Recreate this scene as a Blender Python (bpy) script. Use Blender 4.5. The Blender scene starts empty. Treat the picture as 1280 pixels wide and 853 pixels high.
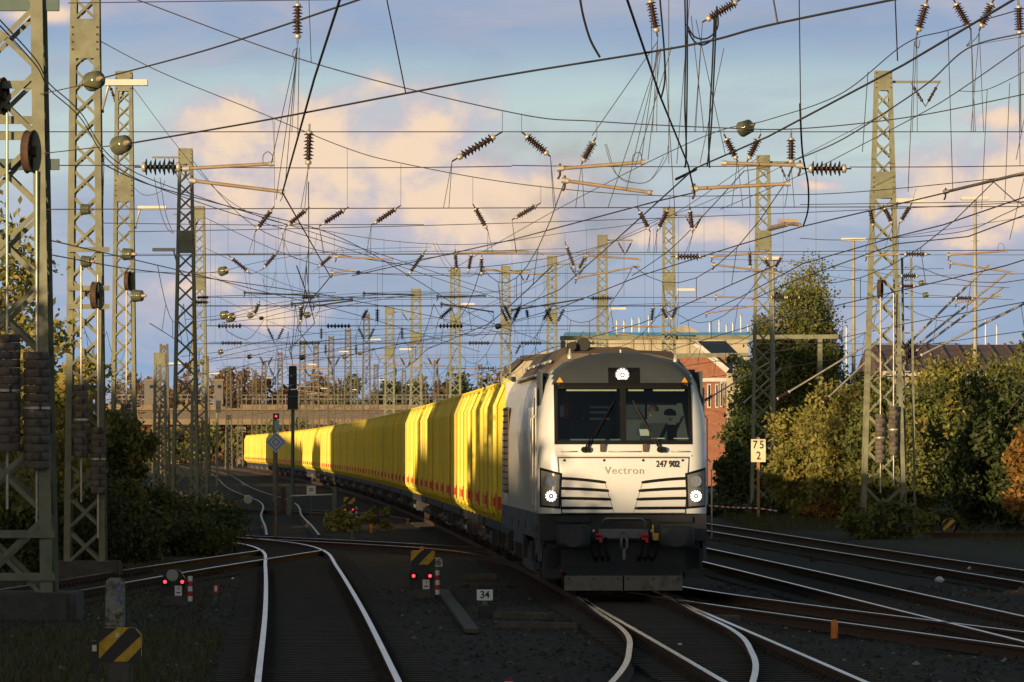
import bpy, bmesh, math, random
import numpy as np
from mathutils import Vector, Matrix
random.seed(7); rng = np.random.default_rng(7)
S = bpy.context.scene; C = S.collection
R = math.radians
# ------------------------------------------------------------------ camera
FP, HC, HY = 8000.0, 2.5, 560.0          # focal length in photo pixels, camera height, horizon row
cam = bpy.data.cameras.new('camera'); co = bpy.data.objects.new('camera', cam); C.objects.link(co)
cam.sensor_width = 36; cam.lens = FP / 1280 * 36
cam.shift_y = (HY - 426.5) / 1280; cam.clip_start = 1; cam.clip_end = 30000
co.location = (0, 0, HC); co.rotation_euler = (R(90), 0, 0); S.camera = co
# ------------------------------------------------------------------ light
SUN_EL, SUN_AZ = R(6.0), R(30)           # azimuth: behind the camera, to the left
S.view_settings.view_transform = 'Standard'; S.view_settings.look = 'None'
S.view_settings.exposure = 0.0; S.view_settings.gamma = 1; S.view_settings.use_curve_mapping = False
sd = Vector((math.sin(SUN_AZ) * math.cos(SUN_EL), math.cos(SUN_AZ) * math.cos(SUN_EL), -math.sin(SUN_EL)))
sl = bpy.data.lights.new('sun', 'SUN'); sl.energy = 5.0; sl.angle = R(0.5); sl.color = (1.0, 0.74, 0.42)
so = bpy.data.objects.new('sun', sl); C.objects.link(so); so.location = (-60, -60, 60)
so.rotation_euler = sd.to_track_quat('-Z', 'Y').to_euler()
W = bpy.data.worlds.new('World'); S.world = W; W.use_nodes = True
wt = W.node_tree; wn = wt.nodes; wl = wt.links
for n in list(wn): wn.remove(n)
class NT:
    def __init__(s, nt): s.nt = nt; s.n = nt.nodes; s.l = nt.links
    def put(s, sock, v):
        if isinstance(v, (int, float)): sock.default_value = v
        elif isinstance(v, (tuple, list)): sock.default_value = tuple(v) if len(v) == len(sock.default_value) else tuple(v) + (1,)
        else: s.l.new(v, sock)
    def m(s, op, a, b=0.0, c=0.0, clamp=False):
        n = s.n.new('ShaderNodeMath'); n.operation = op; n.use_clamp = clamp
        for i, v in enumerate((a, b, c)): s.put(n.inputs[i], v)
        return n.outputs[0]
    def mix(s, f, a, b, mode='MIX'):
        n = s.n.new('ShaderNodeMix'); n.data_type = 'RGBA'; n.blend_type = mode
        s.put(n.inputs[0], f); s.put(n.inputs[6], a); s.put(n.inputs[7], b); return n.outputs[2]
    def ss(s, x, lo, hi, a=0.0, b=1.0):
        n = s.n.new('ShaderNodeMapRange'); n.interpolation_type = 'SMOOTHSTEP'
        for i, v in enumerate((x, lo, hi, a, b)): s.put(n.inputs[i], v)
        return n.outputs[0]
    def noise(s, vec, sc, det=4, rough=0.5, dist=0.0):
        n = s.n.new('ShaderNodeTexNoise'); s.l.new(vec, n.inputs['Vector'])
        n.inputs['Scale'].default_value = sc; n.inputs['Detail'].default_value = det
        n.inputs['Roughness'].default_value = rough; n.inputs['Distortion'].default_value = dist
        return n.outputs['Fac'], n.outputs['Color']
    def comb(s, x, y, z=0.0):
        n = s.n.new('ShaderNodeCombineXYZ')
        for i, v in enumerate((x, y, z)): s.put(n.inputs[i], v)
        return n.outputs[0]
    def ramp(s, f, stops):
        n = s.n.new('ShaderNodeValToRGB'); s.put(n.inputs[0], f)
        e = n.color_ramp.elements
        while len(e) < len(stops): e.new(0.5)
        for q, (p, c) in zip(e, stops): q.position = p; q.color = tuple(c) + (1,)
        return n.outputs[0]
def lin(r, g, b):
    f = lambda c: (c / 255 / 12.92) if c / 255 <= .04045 else ((c / 255 + .055) / 1.055) ** 2.4
    return (f(r), f(g), f(b))
w = NT(wt)
tc = wn.new('ShaderNodeTexCoord'); sp = wn.new('ShaderNodeSeparateXYZ'); wl.new(tc.outputs['Generated'], sp.inputs[0])
vx, vy, vz = sp.outputs
az = w.m('MULTIPLY', w.m('ARCTAN2', vx, vy), 8.0)              # azimuth, 1 unit = 7.2 degrees
el = w.m('MULTIPLY', w.m('ARCSINE', vz), 8.0)                  # elevation, same unit
wv = w.comb(az, w.m('MULTIPLY', el, 2.2), 0.0)
wv1 = w.comb(az, w.m('MULTIPLY', el, 1.15), 3.0)
nf, nc = w.noise(wv1, 7.5, 9, 0.6, 0.5)                           # cumulus edges
ns, _ = w.noise(w.comb(w.m('MULTIPLY', az, 0.75), w.m('MULTIPLY', el, 2.8), 9.0), 5.0, 7, 0.6, 0.6)
nb, _ = w.noise(wv, 2.2, 6, 0.55, 0.4)
# clear sky tint by elevation
base = w.ramp(w.m('DIVIDE', el, 0.60), [(0.0, lin(156, 176, 202)), (0.20, lin(144, 170, 203)), (0.36, lin(164, 182, 206)), (0.50, lin(182, 192, 208)),
      (0.62, lin(200, 216, 212)), (0.77, lin(190, 212, 212)), (0.87, lin(150, 174, 204)), (0.96, lin(158, 172, 200))])
# streaky lilac-grey cloud
streak = w.mix(w.ss(nb, 0.35, 0.7), lin(150, 167, 192), lin(205, 194, 199))
c1 = w.mix(w.m('MULTIPLY', w.ss(ns, 0.36, 0.66), w.ss(w.m('ABSOLUTE', w.m('SUBTRACT', el, 0.405)), 0.02, 0.13, 0.35, 0.8)), base, streak)
# a dark blue band of cloud above
band = w.m('MULTIPLY', w.ss(w.m('ABSOLUTE', w.m('SUBTRACT', w.m('ADD', el, w.m('MULTIPLY', w.m('SUBTRACT', nb, 0.5), .14)), 0.50)), 0.0, 0.10, 1.0, 0.0), 0.30)
c1 = w.mix(band, c1, lin(136, 160, 194))
# sunlit cumulus heaps: soft ellipses (azimuth, elevation) frayed by noise
def blob(px, py, rx, ry):
    a = w.m('DIVIDE', w.m('SUBTRACT', az, (px - 640) / 1000.0), rx / 1000.0)
    e = w.m('DIVIDE', w.m('SUBTRACT', el, (560 - py) / 1000.0), ry / 1000.0)
    return w.m('SUBTRACT', 1.0, w.m('SQRT', w.m('ADD', w.m('MULTIPLY', a, a), w.m('MULTIPLY', e, e))))
bl = None
for b in [(285, 165, 115, 72), (400, 205, 165, 95), (520, 200, 135, 112), (570, 250, 165, 85), (350, 255, 180, 70), (640, 285, 130, 45), (1175, 245, 105, 72), (1265, 230, 95, 100), (790, 300, 90, 25),
          (1210, 300, 90, 26), (890, 285, 60, 28), (230, 360, 100, 32), (330, 395, 80, 25), (1020, 232, 45, 12), (40, 20, 60, 14), (1245, 150, 60, 20)]:
    q = blob(*b); bl = q if bl is None else w.m('MAXIMUM', bl, q)
n2, _ = w.noise(wv1, 15.0, 6, 0.6, 0.3)
cum = w.m('ADD', bl, w.m('ADD', w.m('MULTIPLY', w.m('SUBTRACT', nf, 0.5), 1.9), w.m('MULTIPLY', w.m('SUBTRACT', n2, .5), .5)))
cm = w.m('MULTIPLY', w.ss(cum, -0.12, 0.62), 0.95)
ccol = w.mix(w.ss(w.m('ADD', cum, w.m('MULTIPLY', w.m('SUBTRACT', n2, .5), 1.8)), 0.10, 1.0), lin(198, 190, 202), lin(248, 219, 190))
c2 = w.mix(cm, c1, ccol)
sky = wn.new('ShaderNodeTexSky'); sky.sky_type = 'NISHITA'; sky.sun_disc = False
sky.sun_elevation = SUN_EL; sky.sun_rotation = math.atan2(-sd.x, -sd.y)
sky.altitude = 50; sky.air_density = 1.2; sky.dust_density = 1.5
SKY_ST = 0.115
c2s = wn.new('ShaderNodeVectorMath'); c2s.operation = 'SCALE'; wl.new(c2, c2s.inputs[0]); c2s.inputs[3].default_value = 1.0 / SKY_ST
fin = w.mix(w.ss(el, 0.75, 1.9), c2s.outputs[0], sky.outputs[0])
bg = wn.new('ShaderNodeBackground'); bg.inputs[1].default_value = SKY_ST; wl.new(fin, bg.inputs[0])
wo = wn.new('ShaderNodeOutputWorld'); wl.new(bg.outputs[0], wo.inputs[0])
# ------------------------------------------------------------------ materials
MT = {}
def mat(name, col, rough=0.6, metal=0.0, var=0.12, scale=4.0, bump=0.0, bscale=40.0, spec=0.5, dirt=None, dscale=1.5, dlo=.5, dhi=.75, emit=None, es=0.0, coat=0.0):
    if name in MT: return MT[name]
    m = bpy.data.materials.new(name); m.use_nodes = True; t = NT(m.node_tree)
    p = m.node_tree.nodes['Principled BSDF']
    p.inputs['Roughness'].default_value = rough; p.inputs['Metallic'].default_value = metal
    p.inputs['Specular IOR Level'].default_value = spec; p.inputs['Coat Weight'].default_value = coat
    tc = t.n.new('ShaderNodeTexCoord').outputs['Object']
    if var or dirt:
        f, _ = t.noise(tc, scale, 5, 0.6)
        d = tuple(c * (1 - var) for c in col); l = tuple(min(1, c * (1 + var)) for c in col)
        o = t.mix(t.ss(f, 0.3, 0.7), d, l)
        if dirt:
            f2, _ = t.noise(tc, dscale, 7, 0.65, 0.5)
            o = t.mix(t.ss(f2, dlo, dhi), o, dirt)
            t.put(p.inputs['Roughness'], t.ss(f2, .3, .8, rough, min(1, rough + .2)))
        t.l.new(o, p.inputs['Base Color'])
    else: p.inputs['Base Color'].default_value = tuple(col) + (1,)
    if bump:
        f3, _ = t.noise(tc, bscale, 4, 0.6)
        b = t.n.new('ShaderNodeBump'); b.inputs['Strength'].default_value = bump; b.inputs['Distance'].default_value = .02
        t.l.new(f3, b.inputs['Height']); t.l.new(b.outputs[0], p.inputs['Normal'])
    if emit: p.inputs['Emission Color'].default_value = tuple(emit) + (1,); p.inputs['Emission Strength'].default_value = es
    MT[name] = m; return m
MAST = mat('mast_paint', (.215, .215, .14), .55, 0, .18, 3, dirt=(.13, .10, .06), dscale=2.5, dlo=.58, dhi=.8)
MASTG = mat('mast_green_paint', (.085, .135, .125), .5, 0, .15, 3)
WIRE = mat('wire_metal', (.065, .055, .05), .5, .3, 0)
WIREB = mat('bronze_wire', (.16, .125, .085), .45, .5, 0)
TUBE = mat('cantilever_tube', (.42, .30, .19), .45, .2, .15, 6)
ALU = mat('pale_metal', (.60, .55, .46), .42, .35, .12, 8)
PORC = mat('brown_porcelain', (.042, .020, .017), .22, 0, .15, 12)
DARKI = mat('dark_insulator', (.018, .022, .026), .35, 0, 0)
GLASSI = mat('green_glass_disc', (.20, .21, .13), .15, .35, .1, 10)
CONC = mat('weight_concrete', (.155, .125, .105), .85, 0, .22, 9, .3, 30, dirt=(.05, .04, .035), dscale=5)
CONC2 = mat('foundation_concrete', (.09, .085, .075), .9, 0, .2, 4, .3, 20, dirt=(.055, .055, .045), dscale=2)
RUST = mat('rusty_iron', (.10, .055, .035), .8, .1, .3, 8, .3, 50)
YEL = mat('yellow_container_paint', (.86, .68, .045), .42, 0, .07, 1.2, dirt=(.46, .36, .06), dscale=2.2, dlo=.6, dhi=.85)
t = NT(YEL.node_tree); p = t.n['Principled BSDF']; src = p.inputs['Base Color'].links[0].from_socket
tc_ = t.n.new('ShaderNodeTexCoord').outputs['Object']; oi = t.n.new('ShaderNodeObjectInfo')
q_ = t.n.new('ShaderNodeVectorMath'); t.l.new(tc_, q_.inputs[0]); t.l.new(t.comb(t.m('MULTIPLY', oi.outputs['Random'], 40), t.m('MULTIPLY', oi.outputs['Random'], 17), 0), q_.inputs[1])
f_, _ = t.noise(q_.outputs[0], 1.5, 7, .7, 1.2); g2_, _ = t.noise(q_.outputs[0], .35, 3, .5)
sh_ = t.mix(t.m('MULTIPLY', oi.outputs['Random'], .35), src, (.70, .52, .06))
t.l.new(t.mix(t.m('MULTIPLY', t.ss(f_, .66, .70), .8), t.mix(t.m('MULTIPLY', t.ss(g2_, .5, .7), .35), sh_, (.50, .44, .10)), (.07, .06, .03)), p.inputs['Base Color'])
YELM = mat('warning_yellow', (.62, .37, .02), .5, 0, .12, 10, dirt=(.25, .16, .03), dscale=8)
BLK = mat('black_paint', (.014, .014, .016), .45, 0, .1, 10)
REDM = mat('red_marking', (.72, .045, .02), .5, 0, .15, 6)
RED = mat('red_paint', (.55, .02, .02), .45, 0, .15, 10)
ORG = mat('orange_paint', (.75, .22, .02), .5, 0, .15, 10)
WAG = mat('wagon_steel', (.04, .045, .055), .6, .2, .3, 3, dirt=(.10, .055, .03), dscale=3)
WHEEL = mat('wheel_steel', (.12, .09, .07), .5, .6, .2, 6)
WHITE = mat('white_enamel', (.78, .78, .76), .35, 0, .05, 4)
CREAM = mat('cream_enamel', (.80, .74, .50), .4, 0, .05, 5)
LOCOW = mat('loco_white_paint', (.81, .80, .77), .28, .12, .03, 1.3, coat=.35, dirt=(.60, .57, .50), dscale=2.5, dlo=.62, dhi=.9)
LOCOS = mat('loco_side_silver', (.62, .60, .55), .38, .15, .07, 1.6, coat=.15, dirt=(.42, .38, .32), dscale=2.0, dlo=.52, dhi=.85)
LOCOG = mat('loco_grey_paint', (.060, .066, .070), .38, .05, .1, 2)
LOCOD = mat('loco_lower_grey', (.065, .08, .10), .5, .05, .15, 2.5, dirt=(.05, .045, .04), dscale=3)
ROOFB = mat('roof_brown_grey', (.12, .09, .062), .6, .1, .15, 2, dirt=(.07, .06, .05), dscale=3)
SKIRT = mat('front_dark_grey', (.015, .019, .024), .5, .1, .2, 3, dirt=(.03, .028, .026), dscale=4)
RUB = mat('black_rubber', (.006, .006, .007), .6, 0, 0, spec=.2)
LAMPG = mat('lamp_glow', (1, 1, 1), .4, 0, 0, emit=(1.0, .88, .86), es=1.7)
REDL = mat('red_lamp_glow', (.8, .03, .05), .4, 0, 0, emit=(1.0, .045, .06), es=2.6)
LENS = mat('lamp_lens', (.32, .34, .36), .12, .5, .2, 30)
WOOD = mat('weathered_wood', (.20, .14, .09), .85, 0, .25, 8)
SKIN = mat('skin', (.42, .23, .16), .55, 0, .05, 10)
NAVY = mat('dark_jacket', (.03, .04, .07), .8, 0, .15, 10)
HIVIS = mat('red_vest', (.65, .03, .03), .7, 0, .15, 10)
HAIR = mat('brown_hair', (.05, .03, .02), .7, 0, .2, 30)
def glassmat():
    m = bpy.data.materials.new('window_glass'); m.use_nodes = True; nt = m.node_tree
    for n in list(nt.nodes): nt.nodes.remove(n)
    o = nt.nodes.new('ShaderNodeOutputMaterial'); mx = nt.nodes.new('ShaderNodeMixShader')
    tr = nt.nodes.new('ShaderNodeBsdfTransparent'); tr.inputs[0].default_value = (.62, .70, .72, 1)
    gl = nt.nodes.new('ShaderNodeBsdfGlossy'); gl.inputs['Roughness'].default_value = .03; gl.inputs[0].default_value = (.8, .85, .9, 1)
    fr = nt.nodes.new('ShaderNodeFresnel'); fr.inputs[0].default_value = 1.5
    nt.links.new(fr.outputs[0], mx.inputs[0]); nt.links.new(tr.outputs[0], mx.inputs[1]); nt.links.new(gl.outputs[0], mx.inputs[2]); nt.links.new(mx.outputs[0], o.inputs[0])
    return m
GLASS = glassmat()
# ------------------------------------------------------------------ mesh helpers
def P(px, py, Y): return Vector(((px - 640) * Y / FP, Y, HC - (py - HY) * Y / FP))
def PZ(px, py, z):                                # the point on the plane of height z seen there
    Y = (z - HC) * FP / (HY - py); return Vector(((px - 640) * Y / FP, Y, z))
def link(o): C.objects.link(o); return o
def tag(o, label=None, cat=None, group=None, kind=None):
    if label: o['label'] = label
    if cat: o['category'] = cat
    if group: o['group'] = group
    if kind: o['kind'] = kind
    return o
def empty(name, loc=(0, 0, 0), rz=0.0):
    o = bpy.data.objects.new(name, None); o.location = loc; o.rotation_euler = (0, 0, rz); o.empty_display_size = .3; return link(o)
class MB:
    def __init__(s): s.v = []; s.f = []; s.sm = []; s.mi = []; s.cur = 0
    def add(s, vs, fs, smooth=False):
        b = len(s.v); s.v += [tuple(v) for v in vs]; s.f += [tuple(b + i for i in f) for f in fs]; s.sm += [smooth] * len(fs); s.mi += [s.cur] * len(fs); return s
    def box(s, c, size, rz=0.0, mtx=None):
        c = Vector(c); hx, hy, hz = size[0] / 2, size[1] / 2, size[2] / 2
        M = mtx if mtx else Matrix.Rotation(rz, 3, 'Z')
        vs = [c + M @ Vector((x * hx, y * hy, z * hz)) for x in (-1, 1) for y in (-1, 1) for z in (-1, 1)]
        return s.add(vs, [(0, 1, 3, 2), (4, 6, 7, 5), (0, 4, 5, 1), (2, 3, 7, 6), (0, 2, 6, 4), (1, 5, 7, 3)])
    def bar(s, a, b, wd, ht=None, up=(0, 0, 1)):
        a = Vector(a); b = Vector(b); d = b - a; L = d.length
        if L < 1e-6: return s
        d /= L; u = Vector(up)
        if abs(d.dot(u)) > .97: u = Vector((0, 1, 0))
        x = d.cross(u).normalized(); z = x.cross(d)
        M = Matrix((x, d, z)).transposed(); return s.box((a + b) / 2, (wd, L, ht or wd), mtx=M)
    def tube(s, pts, r, n=6, cap=True):
        pts = [Vector(p) for p in pts]; k = len(pts); vs = []; rr = r if isinstance(r, (list, tuple)) else [r] * k
        px_ = None
        for i, p in enumerate(pts):
            d = (pts[min(i + 1, k - 1)] - pts[max(i - 1, 0)]).normalized()
            if px_ is None:
                u = Vector((0, 0, 1)) if abs(d.z) < .9 else Vector((0, 1, 0)); px_ = d.cross(u).normalized()
            else: px_ = (px_ - d * px_.dot(d)).normalized()
            y = d.cross(px_)
            for j in range(n):
                t = 2 * math.pi * j / n; vs.append(p + (px_ * math.cos(t) + y * math.sin(t)) * rr[i])
        fs = [(i * n + j, i * n + (j + 1) % n, (i + 1) * n + (j + 1) % n, (i + 1) * n + j) for i in range(k - 1) for j in range(n)]
        s.add(vs, fs, True)
        if cap: s.add([vs[j] for j in range(n)], [tuple(range(n))]); s.add(vs[-n:], [tuple(reversed(range(n)))])
        return s
    def lathe(s, prof, o=(0, 0, 0), ax=(0, 0, 1), n=16):        # prof: (distance along the axis, radius)
        o = Vector(o); a = Vector(ax).normalized(); u = Vector((0, 0, 1)) if abs(a.z) < .9 else Vector((0, 1, 0))
        x = a.cross(u).normalized(); y = a.cross(x); vs = []
        for h, r in prof:
            for j in range(n):
                t = 2 * math.pi * j / n; vs.append(o + a * h + (x * math.cos(t) + y * math.sin(t)) * r)
        k = len(prof)
        s.add(vs, [(i * n + j, i * n + (j + 1) % n, (i + 1) * n + (j + 1) % n, (i + 1) * n + j) for i in range(k - 1) for j in range(n)], True)
        if prof[0][1] > 1e-4: s.add(vs[:n], [tuple(range(n))])
        if prof[-1][1] > 1e-4: s.add(vs[-n:], [tuple(reversed(range(n)))])
        return s
    def prism(s, poly, y0, y1):                   # poly in (x, z), extruded along y
        n = len(poly); vs = [(x, y0, z) for x, z in poly] + [(x, y1, z) for x, z in poly]
        return s.add(vs, [tuple(range(n)), tuple(reversed(range(n, 2 * n)))] + [(i, i + n, (i + 1) % n + n, (i + 1) % n) for i in range(n)])
    def build(s, name, m, parent=None, loc=None, bevel=0.0, rz=0.0, fix=True):
        me = bpy.data.meshes.new(name); me.from_pydata(s.v, [], s.f)
        for q in (m if isinstance(m, (list, tuple)) else (m,)): me.materials.append(q)
        me.polygons.foreach_set('use_smooth', s.sm)
        if isinstance(m, (list, tuple)): pass
        if s.cur: me.polygons.foreach_set('material_index', s.mi)
        if fix or bevel:
            b = bmesh.new(); b.from_mesh(me)
            bmesh.ops.delete(b, geom=[v for v in b.verts if not v.link_faces], context='VERTS')
            bmesh.ops.recalc_face_normals(b, faces=b.faces)
            if bevel: 
                bmesh.ops.remove_doubles(b, verts=b.verts, dist=1e-5)
                bmesh.ops.bevel(b, geom=[e for e in b.edges if len(e.link_faces) == 2 and e.calc_face_angle(0) > .5], offset=bevel, segments=2, affect='EDGES', clamp_overlap=True)
            b.to_mesh(me); b.free()
        o = bpy.data.objects.new(name, me); link(o)
        if parent: o.parent = parent
        if loc: o.location = loc
        if rz: o.rotation_euler = (0, 0, rz)
        return o
def text(s, size, m, name, parent, loc, rot=(R(90), 0, 0), bold=0.0, sx=1.0, ext=.002, sp=1.0):
    cu = bpy.data.curves.new('t', 'FONT'); cu.body = s; cu.size = size; cu.align_x = 'CENTER'; cu.align_y = 'CENTER'
    cu.extrude = ext; cu.offset = bold; cu.space_character = sp; cu.resolution_u = 4
    t = bpy.data.objects.new('t', cu); C.objects.link(t)
    me = bpy.data.meshes.new_from_object(t, depsgraph=bpy.context.evaluated_depsgraph_get()); bpy.data.objects.remove(t); bpy.data.curves.remove(cu)
    me.materials.clear(); me.materials.append(m)
    o = bpy.data.objects.new(name, me); link(o); o.parent = parent; o.location = loc; o.rotation_euler = rot; o.scale = (sx, 1, 1); return o
def copy_tree(o, parent=None):
    c = o.copy(); C.objects.link(c)
    if parent: c.parent = parent
    for ch in [q for q in KIDS.get(o.name, [])]: copy_tree(ch, c)
    return c
KIDS = {}
def index_kids():
    KIDS.clear()
    for o in C.objects:
        if o.parent: KIDS.setdefault(o.parent.name, []).append(o)
ONES = ['', 'first', 'second', 'third', 'fourth', 'fifth', 'sixth', 'seventh', 'eighth', 'ninth', 'tenth', 'eleventh', 'twelfth', 'thirteenth', 'fourteenth', 'fifteenth', 'sixteenth', 'seventeenth', 'eighteenth', 'nineteenth']
TENS = ['', '', 'twenty', 'thirty', 'forty', 'fifty', 'sixty', 'seventy', 'eighty', 'ninety']
TENTH = ['', '', 'twentieth', 'thirtieth', 'fortieth', 'fiftieth', 'sixtieth', 'seventieth', 'eightieth', 'ninetieth']
def ordw(n): return ONES[n] if n < 20 else (TENTH[n // 10] if n % 10 == 0 else TENS[n // 10] + '-' + ONES[n % 10])
def poly3(pts, n):                                  # smooth curve through a list of points
    out = []; k = len(pts)
    for i in range(k - 1):
        p0, p1, p2, p3 = pts[max(i - 1, 0)], pts[i], pts[i + 1], pts[min(i + 2, k - 1)]
        for j in range(n):
            t = j / n; out.append(.5 * ((2 * p1) + (p2 - p0) * t + (2 * p0 - 5 * p1 + 4 * p2 - p3) * t * t + (3 * p1 - p0 - 3 * p2 + p3) * t ** 3))
    return out + [pts[-1]]
# ------------------------------------------------------------------ ground
def ground_mat():
    m = bpy.data.materials.new('yard_ground'); m.use_nodes = True; t = NT(m.node_tree); p = t.n['Principled BSDF']
    p.inputs['Roughness'].default_value = .9; p.inputs['Specular IOR Level'].default_value = .25
    tc = t.n.new('ShaderNodeTexCoord').outputs['Object']
    v = t.n.new('ShaderNodeTexVoronoi'); v.inputs['Scale'].default_value = 17; t.l.new(tc, v.inputs['Vector'])
    hs = t.n.new('ShaderNodeSeparateColor'); t.l.new(v.outputs['Color'], hs.inputs[0])
    f, _ = t.noise(tc, .35, 6, .6); f2, _ = t.noise(tc, 3.0, 6, .65)
    st = t.mix(hs.outputs[0], (.008, .0065, .0055), (.052, .042, .034))
    st = t.mix(t.ss(hs.outputs[1], .985, 1.0), st, (.28, .26, .24))
    st = t.mix(t.m('MULTIPLY', t.ss(f, .45, .7), .7), st, (.048, .030, .020))
    gr = t.mix(t.ss(f2, .35, .65), (.030, .036, .014), (.075, .066, .035))
    spx = t.n.new('ShaderNodeSeparateXYZ'); t.l.new(tc, spx.inputs[0]); X, Y_ = spx.outputs[0], spx.outputs[1]
    # verge left of the tracks and beyond the right-hand tracks
    le = t.m('ADD', t.m('ADD', X, t.m('MULTIPLY', Y_, .035)), t.m('MULTIPLY', t.m('SUBTRACT', f2, .5), 2.2))
    gl = t.ss(le, -3.4, -1.7, 1.0, 0.0)
    re = t.m('ADD', t.m('ADD', X, t.m('MULTIPLY', Y_, .05)), t.m('MULTIPLY', t.m('SUBTRACT', f2, .5), 2.0))
    gR = t.ss(re, 18.6, 20.0)
    t.l.new(t.mix(t.m('MULTIPLY', t.m('MAXIMUM', gl, gR), .85), st, gr), p.inputs['Base Color'])
    b = t.n.new('ShaderNodeBump'); b.inputs['Strength'].default_value = .9; b.inputs['Distance'].default_value = .03
    t.l.new(t.m('ADD', t.m('MULTIPLY', v.outputs['Distance'], -1.0), f2), b.inputs['Height']); t.l.new(b.outputs[0], p.inputs['Normal'])
    return m
g = MB()
xs = [-9000, -400, -120] + list(range(-60, 61, 3)) + [120, 400, 9000]; ys = [-600, -100, 0] + list(range(30, 260, 3)) + [300, 400, 600, 1000, 2500, 16000]
random.seed(3)
vs = [(x, y, (random.uniform(-.03, .02) if abs(x) < 60 and 30 <= y < 260 else 0) - .17) for y in ys for x in xs]
n = len(xs); g.add(vs, [(j * n + i, j * n + i + 1, (j + 1) * n + i + 1, (j + 1) * n + i) for j in range(len(ys) - 1) for i in range(n - 1)], True)
tag(g.build('ground', ground_mat(), fix=False), kind='structure')
# loose stones lying on the bed close to the camera
g_ = np.random.default_rng(21); N = 15000
sx_ = g_.uniform(-9, 12, N); sy_ = 62 + 62 * g_.random(N) ** 1.3; ss_ = g_.uniform(.018, .045, N) * (1 + .8 * (g_.random(N) > .93))
base_ = np.array([(1, 0, 0), (.3, .9, 0), (-.8, .6, .1), (-.7, -.7, 0), (.4, -.9, .05), (0, .1, .75), (.1, 0, -.6)])
V_ = base_[None] * ss_[:, None, None] * g_.uniform(.7, 1.2, (N, 7, 3)); A_ = g_.uniform(0, 6.28, N); ca, sa = np.cos(A_)[:, None], np.sin(A_)[:, None]
VX = V_[..., 0] * ca - V_[..., 1] * sa + sx_[:, None]; VY = V_[..., 0] * sa + V_[..., 1] * ca + sy_[:, None]; VZ = V_[..., 2] - .165
VV = np.stack([VX, VY, VZ], -1).reshape(-1, 3); FF = []
for i in range(N):
    b = i * 7
    for j in range(5): FF.append((b + j, b + (j + 1) % 5, b + 5))
me = bpy.data.meshes.new('ballast_stones'); me.from_pydata(VV.tolist(), [], FF); at = me.attributes.new('rnd', 'FLOAT', 'FACE'); at.data.foreach_set('value', np.repeat(g_.random(N), 5).astype(np.float32))
m = bpy.data.materials.new('loose_stone'); m.use_nodes = True; t = NT(m.node_tree); p = t.n['Principled BSDF']; p.inputs['Roughness'].default_value = .9
a_ = t.n.new('ShaderNodeAttribute'); a_.attribute_name = 'rnd'; t.l.new(t.ramp(a_.outputs['Fac'], [(0, (.010, .008, .007)), (.6, (.040, .031, .025)), (.96, (.10, .08, .065)), (1, (.30, .28, .25))]), p.inputs['Base Color'])
me.materials.append(m); tag(link(bpy.data.objects.new('ballast_stones', me)), 'loose dark ballast stones between and beside the foreground rails', 'gravel', kind='stuff')
# ------------------------------------------------------------------ tracks
def T1(Y): return 4.85 - .0245 * Y - 3.2e-5 * Y * Y
def railmat(hi=(.60, .58, .58), lo=(.46, .42, .40), ro=.23):
    m = bpy.data.materials.new('rail_steel'); m.use_nodes = True; t = NT(m.node_tree); p = t.n['Principled BSDF']
    ge = t.n.new('ShaderNodeNewGeometry'); sp = t.n.new('ShaderNodeSeparateXYZ'); t.l.new(ge.outputs['Position'], sp.inputs[0])
    tc = t.n.new('ShaderNodeTexCoord').outputs['Object']; f, _ = t.noise(tc, .6, 6, .6); f2, _ = t.noise(tc, 25, 4, .6)
    top = t.ss(sp.outputs[2], -.003, -.001)
    t.l.new(t.mix(top, t.mix(f2, (.055, .026, .016), (.10, .05, .03)), t.mix(t.ss(f, .4, .65), hi, lo)), p.inputs['Base Color'])
    t.l.new(top, p.inputs['Metallic']); t.l.new(t.mix(top, (.9, .9, .9), (ro, ro, ro)), p.inputs['Roughness'])
    return m
RAIL = railmat(); RAILD = railmat((.30, .27, .25), (.20, .16, .14), .4)
SLEEP = mat('sleeper_wood', (.034, .025, .020), .85, 0, .35, 3, .4, 30)
def ext(p):
    p = [Vector(q) for q in p]
    for i, j in ((0, 1), (-1, -2)):
        a, b = p[i], p[j]; x = 640 + a.x / a.y * FP; y = HY - (a.z - HC) / a.y * FP; d = a - b; L = d.length
        if (x > 1275 or y < 2) and L > 2 and abs(d.z) < .35 * L:
            e = a + d / L * min(25, L)
            if i == 0: p.insert(0, e)
            else: p.append(e)
    return p
BALL = mat('ballast_bed', (.04, .034, .03), .95, 0, .3, 14, .8, 30)
def offset(pts, d):
    out = []
    for i, p in enumerate(pts):
        t = (pts[min(i + 1, len(pts) - 1)] - pts[max(i - 1, 0)]); t.z = 0; t.normalize()
        out.append(p + Vector((-t.y, t.x, 0)) * d)
    return out
RPROF = [(-.036, 0), (.036, 0), (.036, -.035), (.010, -.05), (.010, -.135), (.07, -.15), (.07, -.168), (-.07, -.168), (-.07, -.15), (-.010, -.135), (-.010, -.05), (-.036, -.035)]
def rail(mb, pts):
    n = len(RPROF); vs = []
    L = {}
    for i, p in enumerate(pts):
        t = (pts[min(i + 1, len(pts) - 1)] - pts[max(i - 1, 0)]); t.z = 0; t.normalize(); s = Vector((-t.y, t.x, 0))
        for a, z in RPROF: vs.append(p + s * a + Vector((0, 0, z)))
    fs = [(i * n + j, i * n + (j + 1) % n, (i + 1) * n + (j + 1) % n, (i + 1) * n + j) for i in range(len(pts) - 1) for j in range(n)]
    mb.add(vs, fs + [tuple(range(n)), tuple(range((len(pts) - 1) * n, len(pts) * n))])
ntrack = 0
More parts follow.
